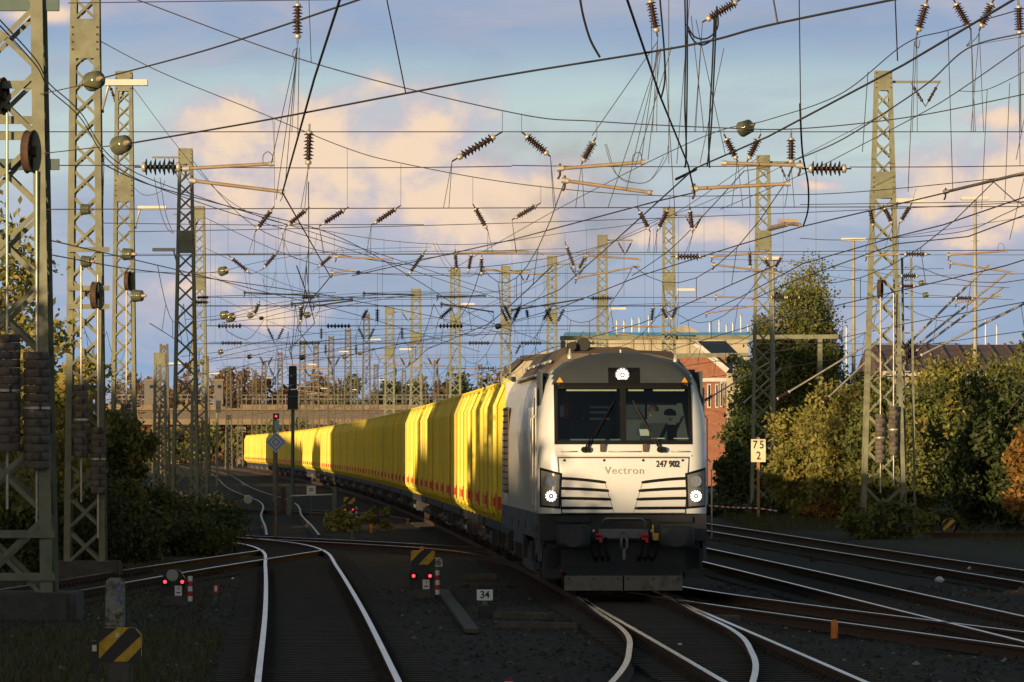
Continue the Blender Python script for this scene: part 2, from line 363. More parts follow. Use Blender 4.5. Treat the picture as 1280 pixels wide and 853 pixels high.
def track(ctrl, label=None, z=0.0, sleepers=True, smooth=8, rails=(-1, 1), dull=False):
    global ntrack
    pts = poly3([Vector((x, y, z)) for x, y in ctrl], smooth)
    r = empty('railway_track', (pts[0].x, pts[0].y, 0)); tag(r, kind='structure', label=label)
    o = Vector((pts[0].x, pts[0].y, 0)); q = [p - o for p in pts]
    for sd_ in rails:
        m = MB(); rail(m, offset(q, sd_ * .752)); m.build('rail', RAILD if dull else RAIL, r, fix=True)
    if sleepers:
        m = MB(); acc = 0
        zz = -.145 - .004 * ntrack
        for i in range(len(q) - 1):
            a, b = q[i], q[i + 1]; L = (b - a).length; d = (b - a) / max(L, 1e-6); yaw = math.atan2(d.y, d.x)
            while acc < L:
                p = a + d * acc
                if p.y + o.y < 135:
                    for q_ in (-.752, .752):
                        c_ = p + Vector((-d.y, d.x, 0)) * q_; m.box((c_.x, c_.y, zz + .035), (.16, .36, .03), yaw)
                        for e_ in (-.13, .13): m.box((c_.x - d.y * e_, c_.y + d.x * e_, zz + .06), (.05, .05, .06), yaw)
                if p.y + o.y < 330: m.box((p.x + random.uniform(-.02, .02), p.y, zz - z * 0 - .02), (.26, 2.55, .09), yaw + R(random.uniform(-.8, .8)))
                acc += .63
            acc -= L
        if m.v: m.build('sleepers', SLEEP, r, fix=False)
    ntrack += 1
    return r
ys_ = [0, 40, 68, 90, 108, 127, 160, 200, 280, 400, 500, 650, 900]
track([(T1(y), y) for y in ys_], 'track under the yellow train')
T0p = [(-.6, 30), (-1.95, 68), (-3.1, 100), (-4.45, 135), (-5.35, 156), (-6.7, 170), (-9.2, 182), (-13.5, 194), (-18, 204)]
track(T0p, 'straight track in the left foreground')
track([(.2, 40), (1.80, 68), (2.22, 80), (2.28, 88), (2.05, 98), (1.95, 106)], 'curved branch below the locomotive', sleepers=False)
track([(-9.6, 95), (-8.6, 108), (-7.2, 131), (-6.15, 146), (-5.35, 157)], 'track joining from the left')
track([(-13.5, 196), (-10.2, 187), (-6.8, 178), (-3.6, 168), (-.9, 157), (.9, 140), (1.6, 122)], 'crossing track behind the left switch', sleepers=False)
track([(14, 40), (12.4, 75), (10.0, 125), (8.1, 163), (6.2, 202), (2.5, 270), (-3, 360), (-12, 480), (-26, 660)], 'far right-hand track')
track([(10.2, 20), (8.0, 68), (6.75, 97.6), (5.03, 139), (2.9, 185), (-1.0, 260), (-7, 370), (-22, 600)], 'second right-hand track')
track([(9.6, 64), (6.2, 87), (3.9, 102.6), (2.35, 115), (1.2, 130)], 'crossover right of the locomotive', sleepers=False)
track([(-6.3, 184), (-7.2, 206), (-8.5, 236), (-11, 298), (-17, 400), (-29.8, 645), (-46, 900)], 'far track in line with the foreground track', sleepers=False, dull=True)
track([(-12.5, 232), (-15.5, 300), (-22, 400), (-35, 640), (-52, 900)], 'left yard track', dull=True)
track([(-18.5, 255), (-20.5, 300), (-28, 420), (-42, 660)], 'outer left yard track', dull=True)
track([(-16, 268), (-10.5, 262), (-6.5, 245), (-4.4, 225)], 'crossing track beside the low frame', sleepers=False, dull=True)
track([(24, 178), (15.6, 178), (14.1, 168), (14.6, 158), (17, 150), (24, 146)], 'rusty curved siding at right', sleepers=False, dull=True, rails=(1,))
track([(12.3, 189), (17, 188), (24, 186)], 'rusty siding rail end at right', sleepers=False, rails=(1,))
# ------------------------------------------------------------------ locomotive (local: front towards -y, x right, z up from rail top)
LY = 108.0; LX = 1.885
loco = empty('locomotive', (LX, LY, 0), R(2.05))
tag(loco, 'white and grey diesel locomotive with lit headlights at the head of the yellow train', 'locomotive')
def hw(z):                                          # half width of the body at height z
    t = [(1.0, 1.43), (1.39, 1.43), (2.3, 1.43), (2.9, 1.425), (3.37, 1.36), (3.6, 1.30), (3.8, 1.18), (3.95, .98), (4.08, .55), (4.12, .30)]
    for (a, b), (c, d) in zip(t, t[1:]):
        if z <= c: return b + (d - b) * (z - a) / (c - a)
    return .3
def fy(x, z):                                        # surface of the front
    t = [(.9, .03), (1.39, .0), (2.30, .02), (2.45, .05), (2.59, .09), (3.57, .38), (3.8, .50), (3.95, .64), (4.08, .86), (4.12, 1.0)]
    y = t[-1][1]
    for (a, b), (c, d) in zip(t, t[1:]):
        if z <= c: y = b + (d - b) * (z - a) / (c - a); break
    w_ = hw(z); a = abs(x); xi = min(1.14, w_ * .80); y += .05 * (a / 1.14) ** 2
    if a > xi:
        q = min(1, (a - xi) / (w_ - xi)); rc = .42 if z < 3.3 else .55
        y += rc * (1 - math.sqrt(max(0, 1 - q * q)))
    return y
zs = [1.39, 1.55, 1.75, 1.95, 2.15, 2.30, 2.45, 2.59, 2.8, 3.0, 3.2, 3.4, 3.57, 3.66, 3.74, 3.82, 3.89, 3.95, 4.0, 4.04, 4.08, 4.10, 4.12]
body = MB(); rows = []
LEN = 18.6
for z in zs:
    w_ = hw(z); xi = min(1.14, w_ * .80); row = []
    arc = [xi + (w_ - xi) * q for q in (0, .2, .4, .58, .74, .86, .94, .985, 1)]
    xr = [-a for a in reversed(arc)] + [-xi * .66, -xi * .33, 0, xi * .33, xi * .66] + arc
    row.append((-w_ * .98, LEN, z)); row.append((-w_, LEN - .3, z))
    for y in (14, 10, 6, 3): row.append((-w_, y, z))
    row += [(x, fy(x, z), z) for x in xr]
    for y in (3, 6, 10, 14): row.append((w_, y, z))
    row.append((w_, LEN - .3, z)); row.append((w_ * .98, LEN, z)); rows.append(row)
n = len(rows[0]); vs = [p for r in rows for p in r]
fr, sd_, pan = [], [], []
for i in range(len(rows) - 1):
    for j in range(n):
        f = (i * n + j, i * n + (j + 1) % n, (i + 1) * n + (j + 1) % n, (i + 1) * n + j)
        xm = sum(vs[k][0] for k in f) / 4; ym = sum(vs[k][1] for k in f) / 4; zm = sum(vs[k][2] for k in f) / 4
        if abs(xm) < 1.14 and ym < 1.4 and 2.59 < zm < 3.57: continue
        if ym < 1.5 and zm > 3.57 and abs(xm) < 1.17 and j != n - 1: pan.append(f)
        elif ym > 1.5 and (zm < 3.42): sd_.append(f)
        elif ym > 3: sd_.append(f)
        else: fr.append(f)
body.add(vs, fr, True); body.v = list(vs); bo = body.build('body', LOCOW, loco, fix=True)
m = MB(); m.v = list(vs); m.f = list(pan); m.sm = [True] * len(pan); m.build('roof_band', LOCOG, loco, fix=True)
m = MB(); m.v = list(vs); m.f = list(sd_); m.sm = [False] * len(sd_)
m.build('side_panel', LOCOS, loco, fix=True)
m = MB(); m.box((0, 9.9, 4.10), (.6, 17, .04)); m.box((0, LEN - .01, 2.6), (2.7, .06, 2.4)); m.build('roof_plate', LOCOS, loco)
# raised roof equipment behind the front band
m = MB()
def hood(y0, y1, poly0, poly1):
    k = len(poly0); v = [(x, y0, z) for x, z in poly0] + [(x, y1, z) for x, z in poly1]
    m.add(v, [tuple(range(k)), tuple(range(k, 2 * k))] + [(i, i + k, (i + 1) % k + k, (i + 1) % k) for i in range(k)])
pl = [(-1.30, 3.72), (-.98, 4.06), (-.90, 4.12), (.50, 4.12), (.78, 4.07), (1.0, 4.0), (1.28, 3.72)]
ph = [(-1.28, 3.74), (-.99, 4.18), (-.90, 4.23), (.16, 4.23), (.30, 4.18), (.92, 4.16), (1.24, 3.80)]
hood(1.7, 1.95, pl, ph); hood(1.95, 13.5, ph, ph); hood(13.5, 13.8, ph, pl)
m.build('roof_hood', ROOFB, loco)
m = MB()
for y in (2.5, 4.5, 7, 9.5, 12): m.box((-1.17, y, 3.98), (.05, 1.6, .03), mtx=Matrix.Rotation(R(-58), 3, 'Y'))
m.tube([(-1.31, 2.6, 3.77), (-1.31, 13, 3.77)], .02); m.build('roof_rail', ALU, loco)
for x, y, z, r in ((-.80, 1.62, 4.24, .072), (-.59, 1.75, 4.27, .105)):
    o = MB().lathe([(0, r), (.02, r * 1.08), (.05, r), (.6, r), (.6, r * .8), (.03, r * .8), (.03, 0)], (x, y, z), (0, 1, 0), 20).build('exhaust_pipe', mat('sooty_pipe', (.02, .017, .015), .6), loco)
MB().lathe([(0, .05), (.05, .05), (.08, .03), (.17, .012)], (-.86, 1.1, 4.02), n=10).build('antenna', ALU, loco); MB().lathe([(0, .045), (.05, .04), (.16, .035), (.16, 0)], (.94, 1.25, 3.93), (.15, 0, 1), 10).build('antenna', ALU, loco); MB().lathe([(0, .02), (.05, .02)], (.0, .98, 4.12), n=8).build('antenna', ALU, loco)
def patch(x0, x1, z0, z1, off=-.012, nx=10, nz=6, fn=None):      # a piece following the curved front
    b = MB(); v = []
    for d in (off, .0 if off < 0 else off + .01):
        for i in range(nz + 1):
            for j in range(nx + 1):
                z = z0 + (z1 - z0) * i / nz; x = x0 + (x1 - x0) * j / nx
                if fn: x, z = fn(x, z, j / nx, i / nz)
                v.append((x, fy(x, z) + d, z))
    q = (nx + 1) * (nz + 1); f = []
    for i in range(nz):
        for j in range(nx):
            a = i * (nx + 1) + j; f.append((a, a + 1, a + nx + 2, a + nx + 1)); f.append((q + a, q + a + nx + 1, q + a + nx + 2, q + a + 1))
    bd = [(0, j) for j in range(nx + 1)] + [(i, nx) for i in range(1, nz + 1)] + [(nz, j) for j in range(nx - 1, -1, -1)] + [(i, 0) for i in range(nz - 1, 0, -1)]
    ids = [i * (nx + 1) + j for i, j in bd]
    for a, c in zip(ids, ids[1:] + ids[:1]): f.append((a, a + q, c + q, c))
    return b.add(v, f, False)
# windscreen: rubber frame, two panes
fm = MB()
for a in ((-1.16, 1.16, 3.50, 3.60), (-1.16, 1.16, 2.56, 2.625)):
    b = patch(*a, off=-.02, nx=14, nz=2); fm.add(b.v, b.f)
for a in ((-1.165, -1.105, 2.56, 3.60), (1.105, 1.165, 2.56, 3.60), (-.05, .05, 2.6, 3.55)):
    b = patch(*a, off=-.022, nx=3, nz=8); fm.add(b.v, b.f)
ws = fm.build('windscreen_frame', RUB, loco)
for s in (-1, 1):
    x0, x1 = sorted((s * .05, s * 1.11)); b = patch(x0, x1, 2.62, 3.51, off=.012, nx=8, nz=6)
    g2 = MB(); q = len(b.v) // 2; g2.v = b.v[:q]; g2.f = [f for f in b.f if max(f) < q]; g2.sm = [True] * len(g2.f); g2.build('window_pane', GLASS, ws, fix=False)
# cab interior
INT = mat('cab_lining', (.075, .09, .10), .8, 0, .08, 3); INTD = mat('cab_dark', (.02, .03, .045), .6, 0, .1, 3)
cabm = MB(); cabm.box((0, 2.25, 2.7), (2.7, .05, 2.3)); cabm.box((-1.36, 1.5, 2.7), (.04, 1.6, 2.2)); cabm.box((1.36, 1.5, 2.7), (.04, 1.6, 2.2)); cabm.box((0, 1.5, 3.72), (2.2, 1.4, .05)); cabm.box((0, 1.3, 1.9), (2.7, 2.0, .05))
cab = cabm.build('cab_interior', INT, loco)
m = MB(); m.box((-.32, 2.19, 3.0), (.62, .08, 1.1)); m.box((.28, 2.19, 3.25), (.4, .07, .5)); m.build('equipment_cabinet', INTD, cab)
m = MB(); 
for z in (3.20, 3.11, 3.00): m.box((-.30, 2.14, z), (.34, .03, .035))
m.build('cabinet_vent', ALU, cab)
m = MB(); m.box((-.55, .85, 2.60), (1.05, .7, .1)); m.box((.55, .85, 2.56), (1.05, .7, .08)); m.box((0, .75, 2.3), (2.3, .25, .6)); m.build('driver_desk', mat('desk_blue_grey', (.14, .21, .26), .6), cab)
m = MB()
for a, b in ((-.95, -.10), (.08, .36), (.52, 1.05)): m.box(((a + b) / 2, .42, 3.475), (b - a, .012, .028))
m.build('sun_blind_rail', CREAM, cab)
MB().box((.36, .55, 2.76), (.20, .02, .11), rz=.1).build('paper_sheet', WHITE, cab); MB().box((.62, .58, 2.66), (.22, .16, .015)).build('paper_sheet', WHITE, cab); MB().box((1.0, .5, 2.66), (.25, .12, .015)).build('paper_sheet', WHITE, cab)
m = MB(); m.lathe([(0, .03), (.02, .09), (.30, .09), (.36, .05), (.40, .03)], (-.93, 1.6, 2.98), n=14); m.box((-.93, 1.5, 3.15), (.10, .03, .22)); m.build('fire_extinguisher', RED, cab)
m = MB(); m.box((-.98, 1.475, 3.13), (.07, .012, .20)); m.build('extinguisher_label', WHITE, cab)
# people in the cab
def person(label, loc, jacket, lean=0.0, arm=True, turn=0.0):
    me = bpy.data.meshes.new('person')
    J = [(0, 0, 0), (0, -.02, .28), (0, -.03, .50), (0, -.03, .60), (0, -.05, .70), (0, -.06, .80), (-.20, -.02, .50), (-.27, -.08, .24), (-.20, -.32, .14), (-.17, -.40, .14), (.20, -.02, .50), (.27, -.08, .24), (.20, -.32, .14), (.17, -.40, .14), (-.10, -.08, -.02), (-.12, -.48, 0.0), (-.12, -.50, -.42), (.10, -.08, -.02), (.12, -.48, 0.0), (.12, -.50, -.42), (-.12, -.62, -.45), (.12, -.62, -.45)]
    E = [(0, 1), (1, 2), (2, 3), (3, 4), (4, 5), (2, 6), (6, 7), (7, 8), (8, 9), (2, 10), (10, 11), (11, 12), (12, 13), (0, 14), (14, 15), (15, 16), (16, 20), (0, 17), (17, 18), (18, 19), (19, 21)]
    RR = [.15, .155, .15, .055, .085, .075, .075, .05, .038, .035, .075, .05, .038, .035, .09, .075, .05, .09, .075, .05, .045, .045]
    me.from_pydata(J, E, []); o = bpy.data.objects.new('person', me); link(o)
    md = o.modifiers.new('s', 'SKIN'); sv = me.skin_vertices[0].data
    for i, r in enumerate(RR): sv[i].radius = (r, r * (.72 if i in (0, 1, 2) else 1))
    sv[0].use_root = True; o.modifiers.new('u', 'SUBSURF').levels = 2
    bpy.context.view_layer.update()
    mm = bpy.data.meshes.new_from_object(o, depsgraph=bpy.context.evaluated_depsgraph_get())
    bpy.data.objects.remove(o); mm.materials.clear(); mm.materials.append(SKIN); mm.materials.append(jacket)
    for p in mm.polygons:
        c = p.center; p.use_smooth = True
        p.material_index = 0 if (c.z > .57 or (c.y < -.30 and c.z > .05)) else 1
    o = bpy.data.objects.new('person', mm); link(o); o.location = loc; o.rotation_euler = (lean, 0, turn); tag(o, label, 'person')
    h = MB(); h.lathe([(0, .088), (.04, .092), (.08, .078), (.11, .03), (.115, 0)], (0, -.035, .765), n=14); h.build('hair', HAIR, o)
    
    for ex in (-.03, .03): MB().box((ex, -.142, .735), (.018, .012, .010)).build('eye', BLK, o)
    h = MB(); h.lathe([(0, .018), (.03, .010), (.045, .004)], (0, -.125, .69), (0, -.5, .9), 8); h.build('nose', SKIN, o)
    for sx in (-1, 1):
        q = MB()
        for k in range(4): q.tube([(sx * .17 + (k - 1.5) * .017, -.42, .145), (sx * .17 + (k - 1.5) * .018, -.47, .14), (sx * .17 + (k - 1.5) * .018, -.495, .12)], .008, 6)
        q.tube([(sx * .17 - sx * .03, -.40, .14), (sx * .17 - sx * .05, -.44, .14)], .009, 6); q.build('fingers', SKIN, o)
    return o
Mx = Matrix.Translation(loco.location) @ Matrix.Rotation(R(2.05), 4, 'Z')
person('train driver with dark jacket seated behind the left windscreen pane', Mx @ Vector((-.62, 1.75, 2.30)), NAVY)
person('second crew member in a red vest seated behind the right windscreen pane', Mx @ Vector((.62, 1.75, 2.36)), HIVIS, turn=-.5)
for x in (-.62, .62):
    m = MB(); m.box((x, 1.98, 2.55), (.46, .10, .75)); m.box((x, 1.70, 2.22), (.46, .5, .12)); m.build('seat', INTD, cab)
# destination box with the top lamp
b = patch(-.24, .56 - .27, 3.60, 3.86, off=-.02, nx=6, nz=4); bx_ = b.build('top_lamp_box', RUB, loco)
m = MB(); m.lathe([(0, .118), (.02, .118), (.02, 0)], (0, fy(0, 3.73) - .055, 3.735), (0, 1, .4), 24)
def led(parent, c, r, ax=(0, 1, 0)):
    a = Vector(ax).normalized(); u = Vector((1, 0, 0)); v = a.cross(u).normalized()
    g = MB(); g.lathe([(-.014, .055 * r / .11), (-.016, r), (.01, r)], c, ax, 24); q = g.build('light_ring', LAMPG, parent)
    g = MB()
    for i in range(12):
        t = 2 * math.pi * i / 12; p = Vector(c) - a * .018 + (u * math.cos(t) + v * math.sin(t)) * r * .97; g.lathe([(-.004, .014), (.008, .014)], p, ax, 8)
    for i in range(6):
        t = 2 * math.pi * i / 6; p = Vector(c) - a * .018 + (u * math.cos(t) + v * math.sin(t)) * r * .3; g.lathe([(-.004, .016), (.008, .016)], p, ax, 8)
    g.build('lamp_bezel', mat('bezel_grey', (.16, .14, .14), .4), parent)
h = MB().lathe([(0, .125), (.03, .125)], (0, fy(0, 3.73) - .035, 3.735), (0, 1, 0), 24).build('headlight', LENS, loco); led(h, (0, fy(0, 3.73) - .04, 3.735), .108)
# headlight clusters
for s in (-1, 1):
    def fn(x, z, u, v, s=s):                     # outer/inner edges of the slanting cluster
        uu = u if s > 0 else 1 - u
        xin = 1.07 - .03 * v; xo = 1.405 + .0 * v
        xx = s * (xin + (xo - xin) * uu); zz = 1.47 + v * (.60 + .10 * uu) + (.03 * uu * (1 - v)); return xx, zz
    hc = patch(0, 1, 0, 1, off=-.012, nx=10, nz=8, fn=fn).build('headlight_cluster', RUB, loco)
    def fn2(x, z, u, v, s=s):
        uu = u if s > 0 else 1 - u
        xin = 1.10 - .02 * v; xo = 1.385
        xx = s * (xin + (xo - xin) * uu); zz = 1.51 + v * (.53 + .08 * uu) + .02 * uu * (1 - v); return xx, zz
    patch(0, 1, 0, 1, off=-.018, nx=10, nz=8, fn=fn2).build('lamp_cover', mat('lamp_cover_grey', (.17, .17, .16), .25), hc)
    y = fy(s * 1.235, 1.7) - .035
    k = MB().lathe([(0, .10), (.03, .10)], (s * 1.225, y - .005, 1.685), (0, 1, 0), 24).build('headlight', LENS, hc)
    led(k, (s * 1.225, y - .012, 1.685), .098)
    k = MB().lathe([(0, .095), (.01, .098), (.012, .08), (.05, .07), (.052, 0)], (s * 1.225, y - .01, 1.935), (0, 1, 0), 24).build('headlight', LENS, hc)
    MB().lathe([(0, .03), (.01, .03)], (s * 1.225, y + .0, 1.935), (0, 1, 0), 16).build('lamp_bulb', ALU, k)
    # orange triangle stickers
    t = MB(); z0 = 3.61; xx = s * 1.06
    t.add([(xx - .055, fy(xx - .055, z0) - .014, z0), (xx + .055, fy(xx + .055, z0) - .014, z0), (xx, fy(xx, z0 + .09) - .014, z0 + .09), (xx - .055, fy(xx - .055, z0) - .004, z0), (xx + .055, fy(xx + .055, z0) - .004, z0), (xx, fy(xx, z0 + .09) - .004, z0 + .09)], [(0, 1, 2), (3, 5, 4), (0, 3, 4, 1), (1, 4, 5, 2), (2, 5, 3, 0)])
    t.build('warning_triangle', mat('sticker_orange', (.85, .38, .03), .5, 0, 0), loco)
# grille panel
gp = MB()
for a in ((-1.115, 1.115, 2.325, 2.345), (-1.06, 1.06, 1.392, 1.405)):
    b = patch(*a, off=-.008, nx=14, nz=1); gp.add(b.v, b.f)
for s in (-1, 1):
    b = patch(0, 1, 1.40, 2.34, off=-.008, nx=1, nz=8, fn=lambda x, z, u, v, s=s: (s * (1.045 + .065 * v) + (u - .5) * .018, z)); gp.add(b.v, b.f)
for x in (-1.0, -.33, .33, 1.0): gp.lathe([(-.012, .022), (.005, .022)], (x, fy(x, 2.29), 2.29), (0, 1, 0), 10)
gpo = gp.build('nose_panel', BLK, loco)
for s in (-1, 1):
    for k, (zi, zo, xi) in enumerate([(1.915, 1.985, .30), (1.775, 1.815, .25), (1.630, 1.650, .215), (1.480, 1.485, .185)]):
        def fn(x, z, u, v, s=s, zi=zi, zo=zo, xi=xi):
            xo = 1.065 + .035 * (zi - 1.48); xx = s * (xi + (xo - xi) * u) ; zz = zi + (zo - zi) * (1 - (1 - u) ** 1.6) + (v - .5) * (.050 if u > .08 else .035); return xx, zz
        b = patch(0, 1, 0, 1, off=-.010, nx=12, nz=1, fn=fn)
        b.build('grille_slot', RUB, gpo)
    b = patch(0, 1, 0, 1, off=-.006, nx=1, nz=6, fn=lambda x, z, u, v, s=s: (s * (.165 + .16 * v) + (u - .5) * .010, 1.40 + .54 * v)); b.build('panel_seam', mat('seam_grey', (.30, .29, .27), .6), gpo)
b = patch(-1.04, 1.04, 1.405, 1.455, off=-.004, nx=12, nz=1); b.build('lower_lip', LOCOW, gpo)
text('Vectron', .175, mat('letter_grey', (.42, .41, .385), .5, 0, 0), 'lettering', loco, (.01, fy(0, 2.13) - .012, 2.115), sx=1.05, ext=.003, sp=1.12)
text('247 902', .15, BLK, 'running_number', loco, (.745, fy(.75, 2.23) - .014, 2.225), sx=.80, bold=.004, ext=.003)
# wipers, handrails, marker plates under the windscreen
for s in (-1, 1):
    m = MB(); x0 = s * .64
    yb = fy(x0, 2.48) - .05
    for dx in (0, .05):
        m.bar((x0 + dx - .03, yb, 2.47), (s * .12 + s * .10 + dx * .4, fy(.2, 3.2) - .07, 3.18), .018)
    m.bar((s * .16, fy(.1, 2.95) - .05, 3.30), (s * .50, fy(.5, 2.7) - .05, 2.68), .022); m.lathe([(-.03, .05), (.03, .05)], (x0 - .03, yb, 2.47), (0, 1, 0), 10); m.lathe([(-.03, .05), (.03, .05)], (x0 + .04, yb, 2.47), (0, 1, 0), 10)
    m.build('wiper', RUB, loco)
    m = MB(); m.box((s * .36, fy(.36, 2.45) - .04, 2.50), (.075, .05, .13)); m.build('marker_bracket', mat('bracket_brown', (.11, .06, .03), .7), loco)
for a, b in ((-1.05, -.80), (.20, .27), (-.26, .28), (.80, 1.10)):
    if b - a < .1: continue
    m = MB(); y = fy((a + b) / 2, 2.43) - .045; m.tube([(a, y + .05, 2.44), (a, y, 2.44), (b, y, 2.44), (b, y + .05, 2.44)], .010); m.build('handrail', ALU, loco)
b = patch(-1.15, 1.15, 2.36, 2.385, off=-.03, nx=14, nz=1); b.build('sill_ledge', LOCOW, loco)
# lower front: buffer beam, buffers, hoses, coupling, rail guard
m = MB(); m.box((0, .42, 1.16), (2.82, .5, .46)); m.box((0, .5, .70), (2.60, .4, .50)); m.box((-1.2, .55, .55), (.3, .5, .5)); m.box((1.2, .55, .55), (.3, .5, .5))
m.build('buffer_beam', SKIRT, loco)
m = MB(); m.box((-1.39, .62, .98), (.06, .5, .8)); m.box((1.39, .62, .98), (.06, .5, .8)); m.build('corner_plate', LOCOD, loco)
for s in (-1, 1):
    m = MB(); k = []
    for i in range(28):
        t = 2 * math.pi * i / 28; e = .42; k.append((math.copysign(abs(math.cos(t)) ** e, math.cos(t)) * .30, math.copysign(abs(math.sin(t)) ** e, math.sin(t)) * .20))
    vs2 = []; 
    for d, sc in ((-.30, .9), (-.33, 1.0), (-.38, 1.0), (-.42, .92), (-.435, .6)): vs2 += [(s * .87 + a * sc, d, 1.0 + c * sc) for a, c in k]
    f = [(r * 28 + i, r * 28 + (i + 1) % 28, (r + 1) * 28 + (i + 1) % 28, (r + 1) * 28 + i) for r in range(4) for i in range(28)] + [tuple(range(28)), tuple(range(4 * 28, 5 * 28))]
    m.add(vs2, f, True); bf = m.build('buffer', mat('buffer_plate', (.022, .028, .035), .5, .2, .25, 5, dirt=(.03, .03, .03), dscale=6), loco)
    MB().lathe([(0, .13), (.45, .13)], (s * .87, -.30, 1.0), (0, 1, 0), 16).build('buffer_stem', SKIRT, bf)
    MB().lathe([(-.004, .17), (.004, .15)], (s * .87, -.438, 1.0), (0, 1, 0), 24).build('grease_patch', mat('grease', (.018, .018, .02), .35, 0, .2, 10), bf)
    m = MB(); m.box((s * .87, .15, 1.29), (.60, .10, .09)); m.build('step_tread', SKIRT, loco)
m = MB(); 
for a, b in (((-.42, .12, 1.05), (.42, .12, 1.05)),): m.bar(a, b, .05, .16)
m.tube([(-.36, .05, 1.18), (-.36, -.02, 1.26), (-.30, -.05, 1.31), (.30, -.05, 1.31), (.36, -.02, 1.26), (.36, .05, 1.12)], .016); m.build('coupling_bar', mat('worn_grey', (.14, .15, .16), .5, .3, .2, 10), loco)
m = MB(); m.tube([(0, .1, 1.06), (0, -.1, 1.04), (-.05, -.14, .95), (-.05, -.14, .82), (0, -.12, .76), (.05, -.14, .82), (.05, -.14, .95), (0, -.1, 1.04)], .024); m.tube([(0, -.12, .80), (0, -.13, .62)], .035); m.build('coupling_hook', mat('worn_grey', (.14, .15, .16)), loco)
for x, mm in ((-.42, RED), (.36, RED)):
    m = MB(); m.box((x, .0, 1.00), (.11, .08, .10)); m.lathe([(0, .035), (.1, .035)], (x - .05, -.06, 1.03), (1, 0, 0), 10); m.box((x + .03, -.03, .95), (.05, .05, .09)); m.build('brake_cock', mm, loco)
m = MB(); m.box((.55, -.01, 1.0), (.09, .06, .12)); m.bar((.50, -.03, .95), (.49, -.03, 1.2), .022); m.lathe([(0, .03), (.05, .03)], (.57, -.07, .97), (0, 1, 0), 8); m.build('air_cock', mat('cock_yellow', (.60, .42, .05), .5), loco)
for x in (-.55, -.42, -.30, .30, .42, .55):
    m = MB(); m.tube(poly3([Vector((x, .05, .98)), Vector((x * 1.02, -.08, .85)), Vector((x * .95, -.12, .68)), Vector((x * .85, -.05, .60)), Vector((x * .8, .05, .66))], 5), .022); m.build('air_hose', RUB, loco)
m = MB()
for x in (-.62, -.5, .48, .62, -.3, .3): m.lathe([(-.01, .022), (.02, .022)], (x, .15, 1.10), (0, 1, 0), 8)
m.build('bolt_head', ALU, loco)
for x in (-.95, .95): m = MB(); m.bar((x - .12, .26, .42), (x + .12, .26, .42), .02, .03); m.build('red_strip', RED, loco)
m = MB(); v = []
for x, z in ((-1.13, .40), (1.13, .40), (.98, .13), (-.98, .13)): pass
m.add([(-1.13, .2, .50), (1.13, .2, .50), (.93, .12, .34), (-.93, .12, .34), (-1.13, .25, .50), (1.13, .25, .50), (.93, .17, .34), (-.93, .17, .34)], [(0, 1, 2, 3), (4, 7, 6, 5), (0, 4, 5, 1), (1, 5, 6, 2), (2, 6, 7, 3), (3, 7, 4, 0)])
m.build('valance', SKIRT, loco)
PLOW = mat('guard_plate', (.15, .145, .12), .6, .1, .12, 4, dirt=(.08, .07, .05), dscale=5)
for x in (-.505, .505):
    m = MB(); m.box((x, .10, .215), (.985, .03, .25)); gu = m.build('rail_guard', PLOW, loco)
    m = MB()
    for dx in (-.42, 0, .42): m.lathe([(-.02, .018), (.01, .018)], (x + dx, .08, .29), (0, 1, 0), 8)
    m.build('bolt_head', BLK, gu)
# side: lower band, door, handle, grilles, windows seam, bogies
for s in (-1, 1):
    m = MB(); m.box((s * 1.405, 9.6, 1.17), (.05, 17.9, .43)); m.box((s * 1.405, 1.1, .85), (.05, .9, .3)); m.box((s * 1.405, 9.5, .92), (.06, 4.5, .3)); sb = m.build('side_sill', LOCOD, loco)
    m = MB(); m.box((s * 1.437, 1.55, 2.48), (.018, .72, 2.1)); dr = m.build('cab_door', LOCOW, loco, bevel=.01)
    m = MB(); m.tube([(s * 1.455, 1.18, 1.5), (s * 1.49, 1.18, 1.55), (s * 1.49, 1.18, 3.0), (s * 1.455, 1.18, 3.05)], .014); m.tube([(s * 1.455, 1.96, 1.5), (s * 1.49, 1.96, 1.55), (s * 1.49, 1.96, 3.0), (s * 1.455, 1.96, 3.05)], .014); m.build('handrail', ALU, dr)
    m = MB(); m.box((s * 1.45, 1.50, 2.85), (.012, .12, 1.0)); m.build('door_window', RUB, dr)
    for y, w2, z0, z1, mm in ((3.6, 1.9, 1.6, 3.2, LOCOW), (15.8, 2.6, 1.62, 3.28, ROOFB)):
        m = MB(); m.box((s * 1.432, y, (z0 + z1) / 2), (.02, w2, z1 - z0)); k = m.build('side_hatch' if mm == LOCOW else 'air_grille', mm, loco)
        if mm != LOCOW:
            m = MB()
            for q in range(14): m.box((s * 1.448, y, z0 + .06 + q * (z1 - z0 - .1) / 13), (.02, w2 - .1, .03), mtx=Matrix.Rotation(s * .5, 3, 'Y'))
            m.build('grille_blade', BLK, k)
    for y in (3.6, 7.4, 11.5, 15.5):
        m = MB(); m.box((s * 1.39, y, .70), (.08, .7, .35)); m.build('equipment_box', WAG, loco)
    m = MB()
    for y in (.9, 1.1, 2.2, 5.8, 9.1, 12.5): m.box((s * 1.435, y, 1.12), (.02, .10, .12))
    m.build('sill_fitting', BLK, sb)
    m = MB()
    for z in (.42, .68, .94): m.box((s * 1.36, 1.15, z), (.18, .42, .03))
    m.build('step', SKIRT, loco)
    if s < 0:
        m = MB()
        for z in (1.55, 1.85, 2.0): m.box((-1.452, 2.18, z), (.02, .05, .07)); m.box((-1.452, .98, z + .1), (.02, .04, .05))
        m.box((-1.45, 3.2, 1.72), (.012, .5, .18)); m.build('door_fitting', ALU, dr)
